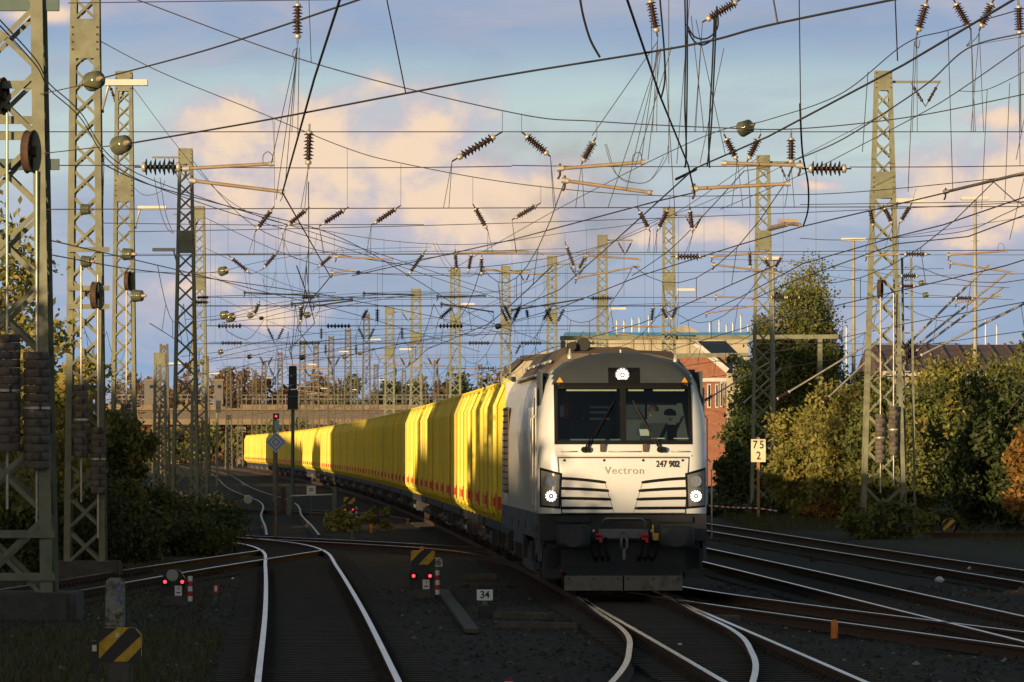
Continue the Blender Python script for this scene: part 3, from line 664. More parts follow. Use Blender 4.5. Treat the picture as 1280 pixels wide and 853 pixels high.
for y in (3.0, 15.3):
    bg_ = MB().box((0, y, .62), (2.3, 3.4, .28)).box((-1.12, y, .62), (.14, 3.7, .36)).box((1.12, y, .62), (.14, 3.7, .36)).build('bogie', WAG, loco)
    for dy in (-1.3, 1.3):
        for s in (-1, 1):
            MB().lathe([(-.07, .58), (-.03, .61), (-.03, .56), (.07, .55), (.07, .2), (.12, .14), (.12, 0)], (s * .78, y + dy, .60 - .0), (s, 0, 0), 28).build('wheel', WHEEL, bg_)
            MB().box((s * 1.18, y + dy, .58), (.16, .36, .36)).lathe([(0, .10), (.12, .10)], (s * 1.2, y + dy, .6), (s, 0, 0), 12).build('axle_box', WAG, bg_)
            MB().lathe([(0, .1), (.05, .1)] + [(.05 + i * .03, .08 + .03 * (i % 2)) for i in range(8)], (s * 1.12, y + dy * .55, .72), n=10).build('spring', mat('worn_grey', (.14, .15, .16)), bg_)
m = MB(); m.box((0, 9.3, .62), (2.5, 5.6, .75)); m.build('fuel_tank', LOCOD, loco, bevel=.06)
m = MB(); m.tube([(1.50, .55, .95), (1.52, .5, 1.0), (1.52, .5, 2.25), (1.46, .55, 2.3)], .014); m.build('handrail', ALU, loco)
# exhaust smoke
sm = MB(); pr = [(0, .25), (.5, .5), (1.3, .9), (2.3, 1.4), (3.2, 1.9), (3.8, 1.6), (4.1, 0)]
sm.lathe(pr, Mx @ Vector((-.3, 2.6, 4.40)), (-.18, .25, 1), 20)
so_ = sm.build('exhaust_smoke', BLK); tag(so_, 'thin brown exhaust haze rising above the locomotive roof', 'smoke', kind='stuff')
vm = bpy.data.materials.new('smoke_volume'); vm.use_nodes = True; nt = vm.node_tree
for q in list(nt.nodes): nt.nodes.remove(q)
t = NT(nt); o = nt.nodes.new('ShaderNodeOutputMaterial'); pv = nt.nodes.new('ShaderNodeVolumePrincipled'); nt.links.new(pv.outputs[0], o.inputs['Volume'])
tc = t.n.new('ShaderNodeTexCoord').outputs['Object']; f, _ = t.noise(tc, .9, 3, .6, .5); pv.inputs['Color'].default_value = (.55, .50, .47, 1)
t.l.new(t.m('MULTIPLY', t.ss(f, .45, .75), .42), pv.inputs['Density']); so_.data.materials[0] = vm
# ------------------------------------------------------------------ wagons and containers
# wagon prototype: 19.4 m long, local y along the track
WL = 19.55
def make_wagon():
    r = empty('flat_wagon')
    m = MB()
    for s in (-1, 1): m.box((s * 1.15, 0, .84), (.12, 18.3, .20)); m.box((s * .35, 0, .78), (.12, 18.3, .26))
    for y in (-9.1, -6.1, -3.05, 0, 3.05, 6.1, 9.1): m.box((0, y, .80), (2.42, .22, .2))
    m.build('frame', WAG, r)
    for s in (-1, 1):
        m = MB(); m.tube([(s * 1.1, -3.2, .45), (s * 1.1, -.5, .38), (s * 1.1, .5, .38), (s * 1.1, 3.2, .45)], .03); m.box((s * 1.15, 1.6, .55), (.25, .8, .3)); m.box((s * 1.15, -2.2, .6), (.2, .4, .35)); m.build('brake_gear', WAG, r)
        for e in (-1, 1):
            MB().lathe([(0, .05), (.4, .08), (.42, .2), (.45, .2)], (s * .87, e * 9.15, .98), (0, e, 0), 14).build('buffer', WAG, r)
    for e in (-1, 1):
        b = MB(); b.box((0, e * 6.8, .55), (2.1, .4, .2))
        for s in (-1, 1): b.bar((s * 1.03, e * 6.8 - 1.2, .5), (s * 1.03, e * 6.8 + 1.2, .5), .12, .2)
        bo_ = b.build('bogie', WAG, r)
        for s in (-1, 1):
            for dy in (-.9, .9):
                MB().lathe([(-.07, .44), (-.03, .47), (-.03, .43), (.07, .42), (.07, .12), (.14, .09), (.14, 0)], (s * .78, e * 6.8 + dy, .46), (s, 0, 0), 18).build('wheel', WHEEL, bo_)
                MB().box((s * 1.06, e * 6.8 + dy, .48), (.14, .26, .26)).lathe([(0, .07), (.10, .07)], (s * 1.12, e * 6.8 + dy, .48), (s, 0, 0), 8).build('axle_box', mat('axle_grey', (.16, .16, .17), .5, .2, .2, 6), bo_)
    return r
CL = 6.06
def make_container():
    r = empty('container'); Hh = 2.87; wd = 1.42; nn = 2; p = CL / nn
    m = MB(); ysx = [(-CL / 2, .062), (-CL / 2 + .10, .062), (-CL / 2 + .13, 0)]
    for i in range(nn):
        a = -CL / 2 + i * p
        if i: ysx += [(a - .09, 0), (a - .07, .062), (a + .07, .062), (a + .09, 0)]
        for q in (.30, .48, .66, .84): y = a + p * q; ysx += [(y - .10, 0), (y - .07, .014), (y + .07, .014), (y + .10, 0)]
    ysx += [(CL / 2 - .13, 0), (CL / 2 - .10, .062), (CL / 2, .062)]
    zp = [(.20, -.05), (.30, 0.0), (2.42, 0.0), (2.80, -.16), (Hh, -.20)]
    for s in (-1, 1):
        vv = [(s * (wd + d + o), y, z) for z, d in zp for y, o in ysx]; k = len(ysx)
        m.add(vv, [(i * k + j, i * k + j + 1, (i + 1) * k + j + 1, (i + 1) * k + j) for i in range(len(zp) - 1) for j in range(k - 1)])
    for e in (-1, 1):
        y = e * CL / 2; pts = [(-wd + .03, .2), (wd - .03, .2), (wd + .05, .30), (wd + .05, 2.42), (wd - .11, 2.80), (wd - .15, Hh - .05), (-wd + .15, Hh - .05), (-wd + .11, 2.80), (-wd - .05, 2.42), (-wd - .05, .30)]
        m.add([(x, y, z) for x, z in pts], [tuple(range(10))])
        for x in (-1.0, -.6, -.2, .2, .6, 1.0): m.box((x, y, 1.45), (.12, .05, 2.6))
    m.add([(-1.2, -CL / 2, .03), (1.2, -CL / 2, .03), (1.2, CL / 2, .03), (-1.2, CL / 2, .03)], [(0, 1, 2, 3)])
    for s in (-1, 1):
        m.box((s * 1.23, 0, Hh), (.09, CL, .06))
        for i in range(nn * 2):
            y = -CL / 2 + (i + .5) * p / 2; m.box((s * (1.25), y, Hh + .02), (.07, .14, .09))
    m.cur = 1
    for s in (-1, 1):
        for i in range(nn):
            y0 = -CL / 2 + (i + .66) * p; y1 = -CL / 2 + (i + (.95, .88)[i]) * p; hh = (.17, .12)[i]
            m.box((s * (wd + .017), (y0 + y1) / 2, .46), (.006, y1 - y0, hh * 2))
            m.box((s * (wd + .028), -CL / 2 + i * p + (.05 if i == 0 else 0), .46), (.060, .17, hh * 1.5))
    m.build('shell', [YEL, REDM], r)
    m = MB()
    for i in range(nn):
        for s in (-1, 1): m.bar((s * 1.02, -CL / 2 + (i + .04) * p, -.14), (s * 1.44, -CL / 2 + (i + .04) * p, .20), .10, .045)
    m.build('support_bracket', mat('container_base', (.55, .44, .03), .7, 0, .3, 5), r)
    m = MB()
    rr = random.Random(5)
    for i in range(7):
        x = rr.uniform(-.9, .9); m.tube([(x, -2.9, Hh + .02), (x + .1, 0, Hh + rr.uniform(.0, .08)), (x, 2.9, Hh + .02)], .03, 5)
    m.build('roof_tarpaulin_bar', RUST, r)
    return r
wg = make_wagon(); ct = make_container(); index_kids()
y = LY + LEN + .95 + WL / 2; ci = 0; wi = 0
while y < 690:
    x = T1(y); yaw = math.atan(.0245 + 6.4e-5 * y)
    o = wg if wi == 0 else copy_tree(wg); wi += 1
    o.location = (x, y, 0); o.rotation_euler = (0, 0, yaw)
    near = 'directly behind the white locomotive' if wi == 1 else 'behind the white locomotive'
    tag(o, f'dark flat wagon under the yellow containers, {ordw(wi)} wagon {near}', 'wagon', 'flat wagons of the train')
    for k in (-1, 0, 1):
        c = ct if ci == 0 else copy_tree(ct); ci += 1
        d = k * 6.22; c.location = (x - math.sin(yaw) * d, y + math.cos(yaw) * d, .935); c.rotation_euler = (0, 0, yaw)
        tag(c, f'yellow ribbed container with red marks along its foot, {ordw(ci)} counting from the white locomotive', 'container', 'yellow containers on the train')
    y += WL * math.cos(yaw)
# ------------------------------------------------------------------ lattice masts
def wheel_mb(c, r, ax=(1, 0, 0)):
    m = MB(); a = Vector(ax).normalized()
    m.lathe([(-.06, r), (-.06, r * .88), (.06, r * .88), (.06, r), (.03, r * .94), (-.03, r * .94), (-.06, r)], c, a, 26)
    m.lathe([(-.09, r * .25), (.09, r * .25)], c, a, 12)
    u = Vector((0, 0, 1)); v = a.cross(u)
    for i in range(5):
        t = 2 * math.pi * i / 5; d = u * math.cos(t) + v * math.sin(t); m.bar(Vector(c), Vector(c) + d * r * .9, .05)
    return m
def weights(root, x, y, ztop, n, r=.20, h=.13, rod_to=None, zb=None):
    w_ = MB()
    for i in range(n):
        z = ztop - (i + .5) * h; j = random.uniform(-.006, .006)
        w_.lathe([(-h * .47, r * .96), (-h * .42, r), (h * .42, r), (h * .47, r * .96)], (x + j, y, z), n=20)
    o = w_.build('counterweight', CONC, root)
    s = MB()
    for i in range(n):
        if i % 2 == 0: s.box((x + r * .35, y - r * .93, ztop - (i + .5) * h), (.035, .06, h * .8))
    s.build('weight_slot', BLK, o)
    k = MB(); k.lathe([(-.02, r * 1.04), (.02, r * 1.04)], (x, y, ztop - n * h * .48), n=20); k.build('clamp_band', ALU, o)
    k = MB(); k.tube([(x, y, rod_to), (x, y, ztop - n * h - .9)], .022); k.build('rod', ALU, o)
    return o
def arm_light(root, p, dx):
    m = MB(); m.tube([p, p + Vector((0, -.2, .05)), p + Vector((dx * .15, -.2, .55))], .03); l = m.build('lamp_arm', ALU, root)
    m = MB(); m.box(p + Vector((dx * .55, -.2, .58)), (.85, .28, .12)); m.build('lamp_head', mat('lamp_housing', (.72, .68, .60), .4, 0, .05), l)
def mast(x, y, H, wb, wtp, depth=None, far=False, col=MAST, label='', leg=.10, z0=0.0, panels=None, deep=.8, found=True, group='lattice masts of the overhead line', lowcol=None):
    r = empty('lattice_mast', (x, y, 0)); tag(r, label, 'mast', group)
    db = (depth or wb) ; dt = db * (wtp / wb) if not depth else depth * .7
    def corner(sx, sy, z):
        t = (z - z0) / (H - z0); return Vector((sx * (wb + (wtp - wb) * t) / 2, sy * (db + (dt - db) * t) / 2, z))
    for sx in (-1, 1):
        for sy in (-1, 1):
            m = MB(); a, b = corner(sx, sy, z0), corner(sx, sy, H)
            m.bar(a + Vector((0, -sy * leg / 2, 0)), b + Vector((0, -sy * leg / 2, 0)), .016, leg, up=(0, 1, 0)) if False else m.bar(a, b, leg, .018, up=(0, 1, 0))
            m.bar(a + Vector((-sx * .0, -sy * leg * .5, 0)), b + Vector((0, -sy * leg * .5, 0)), .018, leg, up=(0, 1, 0))
            m.build('leg', col, r)
    zz = z0 + .15; br = MB(); gs = MB()
    plates = []
    while zz < H - .3:
        t = (zz - z0) / (H - z0); wz = wb + (wtp - wb) * t; hgt = max(.38, wz * .95)
        z2 = min(zz + hgt, H - .12); bw = min(.075, leg * .42)
        for s in (-1, 1):
            br.bar(corner(-1, s, zz), corner(1, s, z2), bw, .012, up=(0, 1, 0)); br.bar(corner(1, s, zz) + Vector((0, .02, 0)), corner(-1, s, z2) + Vector((0, .02, 0)), bw, .012, up=(0, 1, 0))
            br.bar(corner(s, -1, zz), corner(s, 1, z2), .012, bw, up=(1, 0, 0)); br.bar(corner(s, 1, zz) + Vector((.02, 0, 0)), corner(s, -1, z2) + Vector((.02, 0, 0)), .012, bw, up=(1, 0, 0))
        zz = z2 + .02
    br.build('bracing', col, r)
    bm_ = MB()
    for zc in ([H - .22] + ([H - 3.4] if H > 9 and not far else [])):
        t = (zc - z0) / (H - z0); wz = wb + (wtp - wb) * t + leg * .9; dz = db + (dt - db) * t + .03
        for s in (-1, 1):
            MB().box((0, s * dz / 2, zc), (wz, .014, (.25 if far else .6) if zc > H - 1 else .8)).build('splice_plate', col, r)
        for i in range(4):
            for s in (-.42, .42):
                bm_.lathe([(-.03, .022), (.0, .022)], (s * wz, -dz / 2, zc - .22 + i * .15), (0, 1, 0), 6)
    if not far: bm_.build('bolt_head', RUST, r)
    if found:
        m = MB(); m.box((0, 0, -.05), (wb + .7, db + .7, .5)); m.build('foundation', CONC2, r, bevel=.03)
    return r
def top_arm(r, x0, x1, z, y=0):                       # short arm with a V of two small insulators
    m = MB(); m.bar((x0, y, z), (x1, y, z), .07); a = m.build('top_arm', MAST, r)
    for s in (0, 1):
        xa = x0 + (x1 - x0) * (.45 if s == 0 else .97); xm = x0 + (x1 - x0) * .72
        insul(a, Vector((xa, y, z - .02)), Vector((xm, y, z - .75)), .055, 5, caps=False)
def insul(root, a, b, r=.075, n=8, m_=None, caps=True, capr=None, name='insulator', frac=.6):
    a = Vector(a); b = Vector(b); d = (b - a); L = d.length; d /= L
    m = MB(); m.lathe([(0, .014), (L, .014)], a, d, 6)
    l0 = L * (1 - frac) / 2; step = L * frac / n; pr = [(l0, .03)]
    for i in range(n): h = l0 + i * step; rr = r if i % 2 == 0 else r * .8; pr += [(h, .032), (h + step * .45, rr), (h + step * .62, rr), (h + step * .7, .032)]
    pr += [(l0 + n * step, .03)]; m.lathe(pr, a, d, 12)
    o = m.build(name, m_ or PORC, root)
    if caps:
        cr = capr or r * .62
        for h in (l0 - L * .05, l0 + n * step - .0): MB().lathe([(0, cr * .7), (.02, cr), (L * .07, cr), (L * .07 + .02, cr * .6)], a + d * h, d, 10).build('end_cap', ALU, o)
    return o
def bell(root, c, d, r=.16, n=5, L=None):              # glass bells seen end-on, strung along a wire
    m = MB(); d = Vector(d).normalized(); c = Vector(c); L = L or r * 1.6
    pr = []
    for i in range(n): h = (i / n - .5) * L; pr += [(h, r * .25), (h + L / n * .25, r * (1 - .04 * i)), (h + L / n * .75, r * (1 - .03 * i))]
    pr += [(L / 2, r * .25)]
    m.lathe(pr, c, d, 20); o = m.build('glass_insulator', GLASSI, root)
    MB().lathe([(0, r * .3), (r * .5, r * .28), (r * .8, r * .12)], c + d * (L / 2 + r * .0), d, 10).build('end_cap', TUBE, o); return o
def SC(Y): return FP / Y
# nearest left mast
m1 = mast((8 - 640) * 100 / FP, 100, 13.4, 1.36, .86, label='broad green lattice mast at the left edge carrying two big stacks of counterweights', leg=.19)
o = m1
wheel_mb((-.05, -.55, 2.5 + 437 * 100 / FP), .30, (1, -.25, 0)).build('tension_wheel', RUST, o)
wheel_mb((.42, -.55, 2.5 + 368 * 100 / FP), .34, (1, -.25, 0)).build('tension_wheel', RUST, o)
weights(o, .06, -.62, P(0, 418, 99.4).z, 14, r=.205, h=.13, rod_to=7.7)
weights(o, .52, -.62, P(0, 440, 99.4).z, 14, r=.205, h=.13, rod_to=6.8)
m = MB(); m.box((0, 0, -.12), (2.3, 1.9, .75)); m.build('plinth', CONC2, o, bevel=.03)
for py, x1 in ((9, 85), (207, 75)):
    m = MB(); z = P(0, py, 100).z; m.box((.1, -.35, z), (1.5, .14, .17)); m.build('cross_beam', MASTG, o)
m = MB()
for py in (108, 152, 172): z = P(0, py, 100).z; m.box((-.05, -.45, z), (1.3, .08, .12))
for py in (667, 720): z = P(0, py, 100).z; m.box((0, -.68, z), (1.6, .08, .12))
m.build('cross_bar', MAST, o)
# second left mast (tall, tapering)
m2 = mast((107 - 640) * 130 / FP, 130, 14.2, .72, .40, label='tall tapering lattice mast second from the left with counterweights and a lamp', leg=.13)
weights(m2, -.06, -.45, P(0, 481, 130).z, 11, r=.15, h=.135, rod_to=6.2); weights(m2, .28, -.45, P(0, 534, 130).z, 10, r=.15, h=.135, rod_to=6.0)
wheel_mb((.24, -.45, P(0, 370, 130).z), .28, (1, -.2, 0)).build('tension_wheel', RUST, m2)
m = MB()
for py in (313, 361, 384): m.box((.08, -.4, P(0, py, 130).z), (.85, .07, .10))
m.build('cross_bar', MAST, m2)
arm_light(m2, Vector((.35, 0, P(0, 140, 130).z)), .9)
m3 = mast((155 - 640) * 190 / FP, 190, 13.6, .70, .40, label='lattice mast with flat lamp arm behind the second mast from the left', leg=.11); arm_light(m3, Vector((.35, 0, P(0, 285, 190).z)), .9)
weights(m3, .1, -.5, 3.8, 9, r=.16, h=.13, rod_to=7.6); wheel_mb((.15, -.45, P(0, 352, 190).z), .3, (1, -.2, 0)).build('tension_wheel', RUST, m3); top_arm(m3, -.9, .1, 13.35)
m4 = mast((232 - 640) * 238 / FP, 238, 13.55, .95, .42, label='grey green lattice mast with top arm rising from the dark bushes left of the train', leg=.11); top_arm(m4, -1.25, .1, 13.3); arm_light(m4, Vector((-.3, 0, P(0, 332, 238).z)), -.9)
m5 = mast((249 - 640) * 296 / FP, 296, 13.6, .75, .42, label='pale lattice mast just behind the grey green mast left of the train', leg=.11); top_arm(m5, -1.2, .1, 13.3)
m6 = mast((1104 - 640) * 195 / FP, 195, 13.9, 1.25, .40, label='tall lattice mast before the right-hand bushes with two pale counterweights', leg=.13); top_arm(m6, .1, 1.75, 13.65); arm_light(m6, Vector((.3, 0, P(0, 275, 195).z)), .9)
weights(m6, -.12, -.62, P(0, 518, 195).z, 11, r=.16, h=.135, rod_to=7.2); weights(m6, .28, -.62, P(0, 508, 195).z, 11, r=.15, h=.135, rod_to=7.2)
wheel_mb((-.12, -.5, P(0, 362, 195).z), .30, (1, -.2, 0)).build('tension_wheel', RUST, m6)
for s in (-.05, .55): pass
m = MB()
for sx in (.58, .86):
    m.bar((sx + .12, .1, 0), (sx, .1, 8.3), .07)
for i in range(20): m.bar((.66, .1, .4 + i * .40), (.92, .1, .4 + i * .40), .05, .03)
m.build('ladder', MAST, m6)
m7 = mast((954 - 640) * 262 / FP, 262, 14.4, .95, .42, label='lattice mast behind the kilometre sign in front of the tall tree', leg=.12); top_arm(m7, .1, 1.3, 14.2)
m8 = mast((836 - 640) * 300 / FP, 300, 13.7, .62, .45, label='lattice mast rising behind the right half of the locomotive roof', leg=.12); top_arm(m8, .1, 1.6, 13.4); arm_light(m8, Vector((.3, 0, P(0, 378, 300).z)), .9)
m9 = mast((753 - 640) * 333 / FP, 333, 13.5, .60, .42, label='lattice mast rising above the locomotive exhaust haze', leg=.12); top_arm(m9, .1, 1.6, 13.3); arm_light(m9, Vector((.3, 0, P(0, 400, 333).z)), .9)
m10 = mast((690 - 640) * 366 / FP, 366, 13.4, .62, .45, label='lattice mast just left of the exhaust haze above the locomotive', leg=.13); top_arm(m10, .1, 2.0, 13.0)
m11 = mast((632 - 640) * 390 / FP, 390, 13.5, .65, .45, label='lattice mast above the joint of locomotive and first yellow container', leg=.13); top_arm(m11, .1, 1.6, 13.3)
m12 = mast((569 - 640) * 400 / FP, 400, 13.7, .70, .5, label='lattice mast with lamp above the second yellow wagon', leg=.14); arm_light(m12, Vector((.3, 0, P(0, 392, 400).z)), .9)
m13 = mast((520 - 640) * 450 / FP, 450, 13.6, .85, .55, label='darker lattice mast left of the lamp mast over the yellow train', leg=.16); arm_light(m13, Vector((-.3, 0, P(0, 447, 450).z)), -.8)
m14 = mast((487 - 640) * 500 / FP, 500, 13.4, .80, .55, label='lattice mast with short top arm over the middle of the yellow train', leg=.16); top_arm(m14, .1, 2.0, 13.1)
MAST2 = mat('far_mast_paint', (.13, .11, .075), .7, 0, .15, 2)
fm_ = []
for px, py, Y in ((458, 392, 520), (435, 411, 560), (414, 420, 600), (395, 431, 640), (378, 425, 600), (350, 440, 700), (330, 452, 760), (300, 470, 860), (318, 462, 820), (470, 455, 780), (505, 462, 820), (545, 450, 760), (600, 455, 720), (612, 468, 860), (445, 470, 880), (425, 474, 900), (408, 468, 870), (386, 476, 900), (365, 470, 840), (257, 445, 560), (205, 430, 420), (196, 455, 610), (286, 458, 740), (560, 475, 900), (530, 470, 840)):
    z = P(0, py, Y).z; q = mast((px - 640) * Y / FP, Y, z, .8, .42, far=True, label='x', leg=.12, found=False, col=MAST2, group='small masts far down the yard')
    fm_.append((px, q))
    if random.random() < .5: arm_light(q, Vector((.2, 0, z * .8)), random.choice((-1, 1)))
for i, (px, q) in enumerate(sorted(fm_, key=lambda a: a[0])): tag(q, f'small distant lattice mast before the bridge, {ordw(i + 1)} from the left of the far masts')
# ladder-like low mast near left background
q = mast((200 - 640) * 330 / FP, 330, P(0, 443, 330).z, .62, .5, label='short pale frame mast between the bushes and the grey green mast', leg=.12, found=False); 
# ------------------------------------------------------------------ headspans: wires stretched across the yard between two masts
rngh = random.Random(4)
def wiremb(a, b, sag=0.0, n=10, r=.009):
    m = MB(); a = Vector(a); b = Vector(b)
    return m.tube([a.lerp(b, i / n) - Vector((0, 0, sag * 4 * (i / n) * (1 - i / n))) for i in range(n + 1)], r, 5)
def par(pts, r, mb=None, n=12):                       # smooth wire through points
    return (mb or MB()).tube(poly3(ext(pts), n), r, 6)
def reg_arm(root, Y, p, q, rr=.028, loop=True):        # registration tube with its end fittings and a looped jumper
    a = P(*p, Y); b = P(*q, Y); o = MB().tube([a, b], rr, 8).build('registration_tube', TUBE, root)
    MB().lathe([(-.05, rr * 1.6), (.06, rr * 1.6)], a, (b - a), 8).build('tube_clamp', ALU, o)
    MB().tube([a + Vector((0, 0, .08)), a - Vector((0, -.02, .10)), a - Vector((.03, 0, .16))], .018, 6).build('hook', RUST, o)
    MB().lathe([(-.04, rr * 1.5), (.04, rr * 1.3)], b, (b - a), 8).build('tube_clamp', ALU, o)
    return o
def headspan(Y, label, steady, span=None, V=(), H=(), arms=(), drops=(), loops=(), r=.0078, far=False, extra=None):
    rt = empty('headspan', (0, Y, 0)); tag(rt, label, 'headspan', 'wires stretched across the yard between the masts')
    rt.location = (0, 0, 0)
    for (x0, y0, x1, y1, sg) in steady: wiremb(P(x0, y0, Y), P(x1, y1, Y), sg, 8, r).build('steady_wire', WIRE, rt)
    for sp_ in (span or []): par([P(x, y, Y) for x, y in sp_], r * 1.25).build('span_wire', WIRE, rt)
    for (x0, y0, x1, y1, rr, nn, mm) in V: insul(rt, P(x0, y0, Y), P(x1, y1, Y), rr, nn, mm, caps=not far)
    if not far:
        for i, (x0, y0, x1, y1, rr, nn, mm) in enumerate(V):
            ye = {100: 165 if y1 < 60 else 260, 130: 320 - (x1 - 120) * .006, 190: 340, 240: 430}.get(Y, y1 + 30)
            for q_ in range(2):
                wiremb(P(x1, y1, Y), P(x1 + rngh.uniform(-12, 8), ye, Y), 0, 1, .0055).build('hanger_wire', WIRE, rt)
    for (x0, x1, y, rr, mm) in H: insul(rt, P(x0, y, Y), P(x1, y, Y), rr, 7, mm, caps=not far, frac=.62)
    for p, q in arms: reg_arm(rt, Y, p, q, .028 if not far else .035)
    for (x0, y0, x1, y1) in drops: wiremb(P(x0, y0, Y), P(x1, y1, Y), 0, 1, r * .55).build('hanger_wire', WIRE, rt)
    for pts in loops: par([P(x, y, Y) for x, y in pts], r * .8, n=6).build('jumper_loop', WIRE, rt)
    return rt
Bp, Dk = PORC, DARKI
hA = headspan(100, 'nearest headspan with the largest brown insulators, reaching from the left edge mast across the top', 
  [(-40, 165, 1420, 165, 0), (40, 207, 175, 207, 0), (222, 209, 640, 208, .02), (640, 207, 1006, 207, .02), (1062, 209, 1420, 204, .02), (85, 4, 640, -3, 0), (320, 261, 1420, 258, 0), (50, 262, 320, 261, 0)],
  [[(150, -8), (388, 78), (640, 141), (746, 152), (900, 160), (1000, 161), (1140, 146), (1290, 116)]],
  V=[(372, -5, 372, 55, .085, 9, Bp), (387, 155, 385, 212, .085, 8, Bp), (628, 165, 565, 202, .08, 9, Bp), (652, 165, 688, 196, .08, 9, Bp), (745, 172, 727, 205, .08, 9, Bp), (811, -8, 822, 46, .085, 9, Bp), (928, -2, 878, 28, .085, 10, Bp),
     (905, 168, 922, 202, .075, 8, Bp), (951, 168, 934, 202, .075, 8, Bp), (989, 166, 989, 208, .075, 7, Bp), (1160, -2, 1146, 44, .085, 9, Bp), (1191, -2, 1214, 38, .085, 9, Bp), (1243, -2, 1224, 38, .085, 9, Bp), (1273, 0, 1275, 48, .085, 9, Bp)],
  H=[(168, 232, 209, .13, Dk), (1002, 1064, 211, .12, Bp)],
  arms=[((232, 211), (340, 205)), ((240, 226), (353, 240)), ((700, 211), (804, 203)), ((706, 226), (813, 241)), ((1060 - 60, 207), (905, 204)), ((868, 236), (985, 230))],
  drops=[(628, 138, 628, 166), (652, 142, 652, 166), (746, 152, 746, 172), (905, 160, 905, 168), (951, 161, 951, 168), (989, 161, 989, 167), (1273, 46, 1275, 208), (1208, 58, 1290, 44)],
  loops=[[(329, 206), (329, 195), (335, 190), (341, 196), (340, 205)], [(790, 203), (792, 194), (800, 191), (803, 203)], [(352, 240), (353, 246), (350, 252)], [(922, 202), (928, 206), (934, 202)], [(1213, 38), (1213, 50), (1208, 58), (1220, 48), (1225, 38)],
         [(1146, 44), (1144, 56), (1148, 60), (1150, 50)]])
hB = headspan(130, 'second headspan with small brown insulators slanting below a long sagging wire from the second mast',
  [(120, 279, 355, 282, 0), (160, 290, 1420, 246, .1), (355, 281, 530, 281, 0), (120, 320, 1420, 312, 0), (1000, 256, 1420, 250, 0)],
  [[(115, 46), (200, 90), (320, 139), (432, 185), (501, 204), (640, 229), (800, 244), (960, 244), (1098, 238), (1420, 205)]],
  V=[(343, 258, 319, 290, .065, 8, Bp), (387, 259, 357, 284, .065, 8, Bp), (436, 259, 399, 283, .065, 8, Bp), (501, 257, 464, 282, .065, 8, Bp), (591, 255, 610, 289, .065, 8, Bp), (676, 254, 640, 275, .065, 8, Bp),
     (797, 260, 813, 290, .06, 7, Bp), (837, 258, 821, 290, .06, 7, Bp), (862, 258, 866, 292, .06, 7, Bp), (1087, 258, 1092, 285, .06, 7, Bp), (1104, 256, 1116, 282, .06, 7, Bp), (1140, 254, 1124, 280, .06, 7, Bp), (120, 172, 130, 204, .06, 7, Bp)],
  arms=[((1182, 240), (1290, 214)), ], H=[],
  drops=[(343, 152, 343, 258), (434, 186, 434, 259), (501, 205, 501, 257), (591, 221, 591, 255), (341, 150, 343, 200), (676, 232, 676, 254), (797, 244, 797, 260), (837, 244, 837, 258), (862, 244, 862, 258), (386, 165, 387, 212), (1087, 239, 1087, 258), (1145, 236, 1140, 254)],
  loops=[[(165, 232), (180, 244), (200, 240), (206, 226)], [(756, 180), (768, 215), (790, 228), (812, 226), (832, 200), (835, 182)], [(758, 180), (772, 220), (795, 229), (814, 224), (830, 196)], [(193, 222), (200, 262), (208, 284), (216, 292)], [(200, 222), (206, 262), (213, 284), (218, 292)]])
hC = headspan(190, 'third headspan at the height of the tall right-hand mast, with brown insulators in pairs',
  [(150, 318, 1420, 319, 0), (150, 340, 1180, 336, .1), (240, 318, 660, 313, 0), (1100, 300, 1420, 250, 0), (1140, 345, 1420, 340, 0)],
  [[(160, 102), (285, 250), (420, 291), (569, 306), (700, 292), (860, 262), (1098, 146)]],
  V=[(285, 319, 314, 343, .075, 9, Bp), (348, 314, 328, 337, .075, 9, Bp), (418, 317, 397, 335, .075, 9, Bp), (533, 312, 509, 346, .075, 9, Bp), (569, 312, 571, 341, .075, 8, Bp), (590, 314, 585, 342, .075, 8, Bp), (602, 318, 602, 346, .07, 8, Bp),
     (706, 302, 720, 340, .07, 8, Bp), (733, 318, 722, 340, .07, 8, Bp), (937, 310, 938, 338, .07, 7, Bp), (955, 322, 963, 336, .07, 6, Bp), (979, 318, 967, 338, .07, 7, Bp), (376, 378, 376, 406, .08, 7, Dk), (325, 376, 317, 396, .08, 6, Dk)],
  H=[(1125, 1163, 318, .09, Bp), (1122, 1150, 345, .10, Dk), (1122, 1146, 358, .08, Bp), (838, 882, 321, .12, Bp), (1190, 1220, 373, .08, Bp)],
  arms=[((890, 321), (962, 316)), ((892, 331), (970, 341)), ((569, 317), (660, 314)), ((605, 337), (683, 344)), ((420, 321), (490, 325)), ((415, 341), (440, 338)), ((1186, 319), (1258, 314)), ((1188, 329), (1266, 341)), ((733, 320), (800, 324)), ((720, 348), (798, 333)), ((1083, 320), (1122, 318))],
  drops=[(285, 252, 285, 319), (348, 272, 348, 314), (418, 291, 418, 317), (533, 303, 533, 312), (569, 306, 569, 312), (706, 292, 706, 302), (733, 286, 733, 318), (937, 232, 937, 310), (979, 212, 979, 318), (460, 296, 460, 318), (500, 300, 500, 318), (1020, 192, 1020, 318), (480, 298, 480, 340), (640, 300, 640, 336), (820, 276, 820, 318), (880, 256, 880, 318)],
  loops=[[(421, 318), (422, 311), (427, 311), (430, 318)], [(541, 303), (555, 330), (570, 344), (592, 344), (603, 320)], [(545, 303), (560, 328), (572, 340)], [(352, 290), (362, 318), (378, 324), (392, 312), (396, 292)], [(328, 348), (333, 362), (340, 358), (344, 340)], [(684, 341), (682, 360), (672, 373), (660, 386)], [(353, 292), (358, 340), (366, 370), (360, 384)], [(1247, 314), (1249, 305), (1254, 306), (1256, 314)], [(660, 314), (674, 316), (680, 320)]])
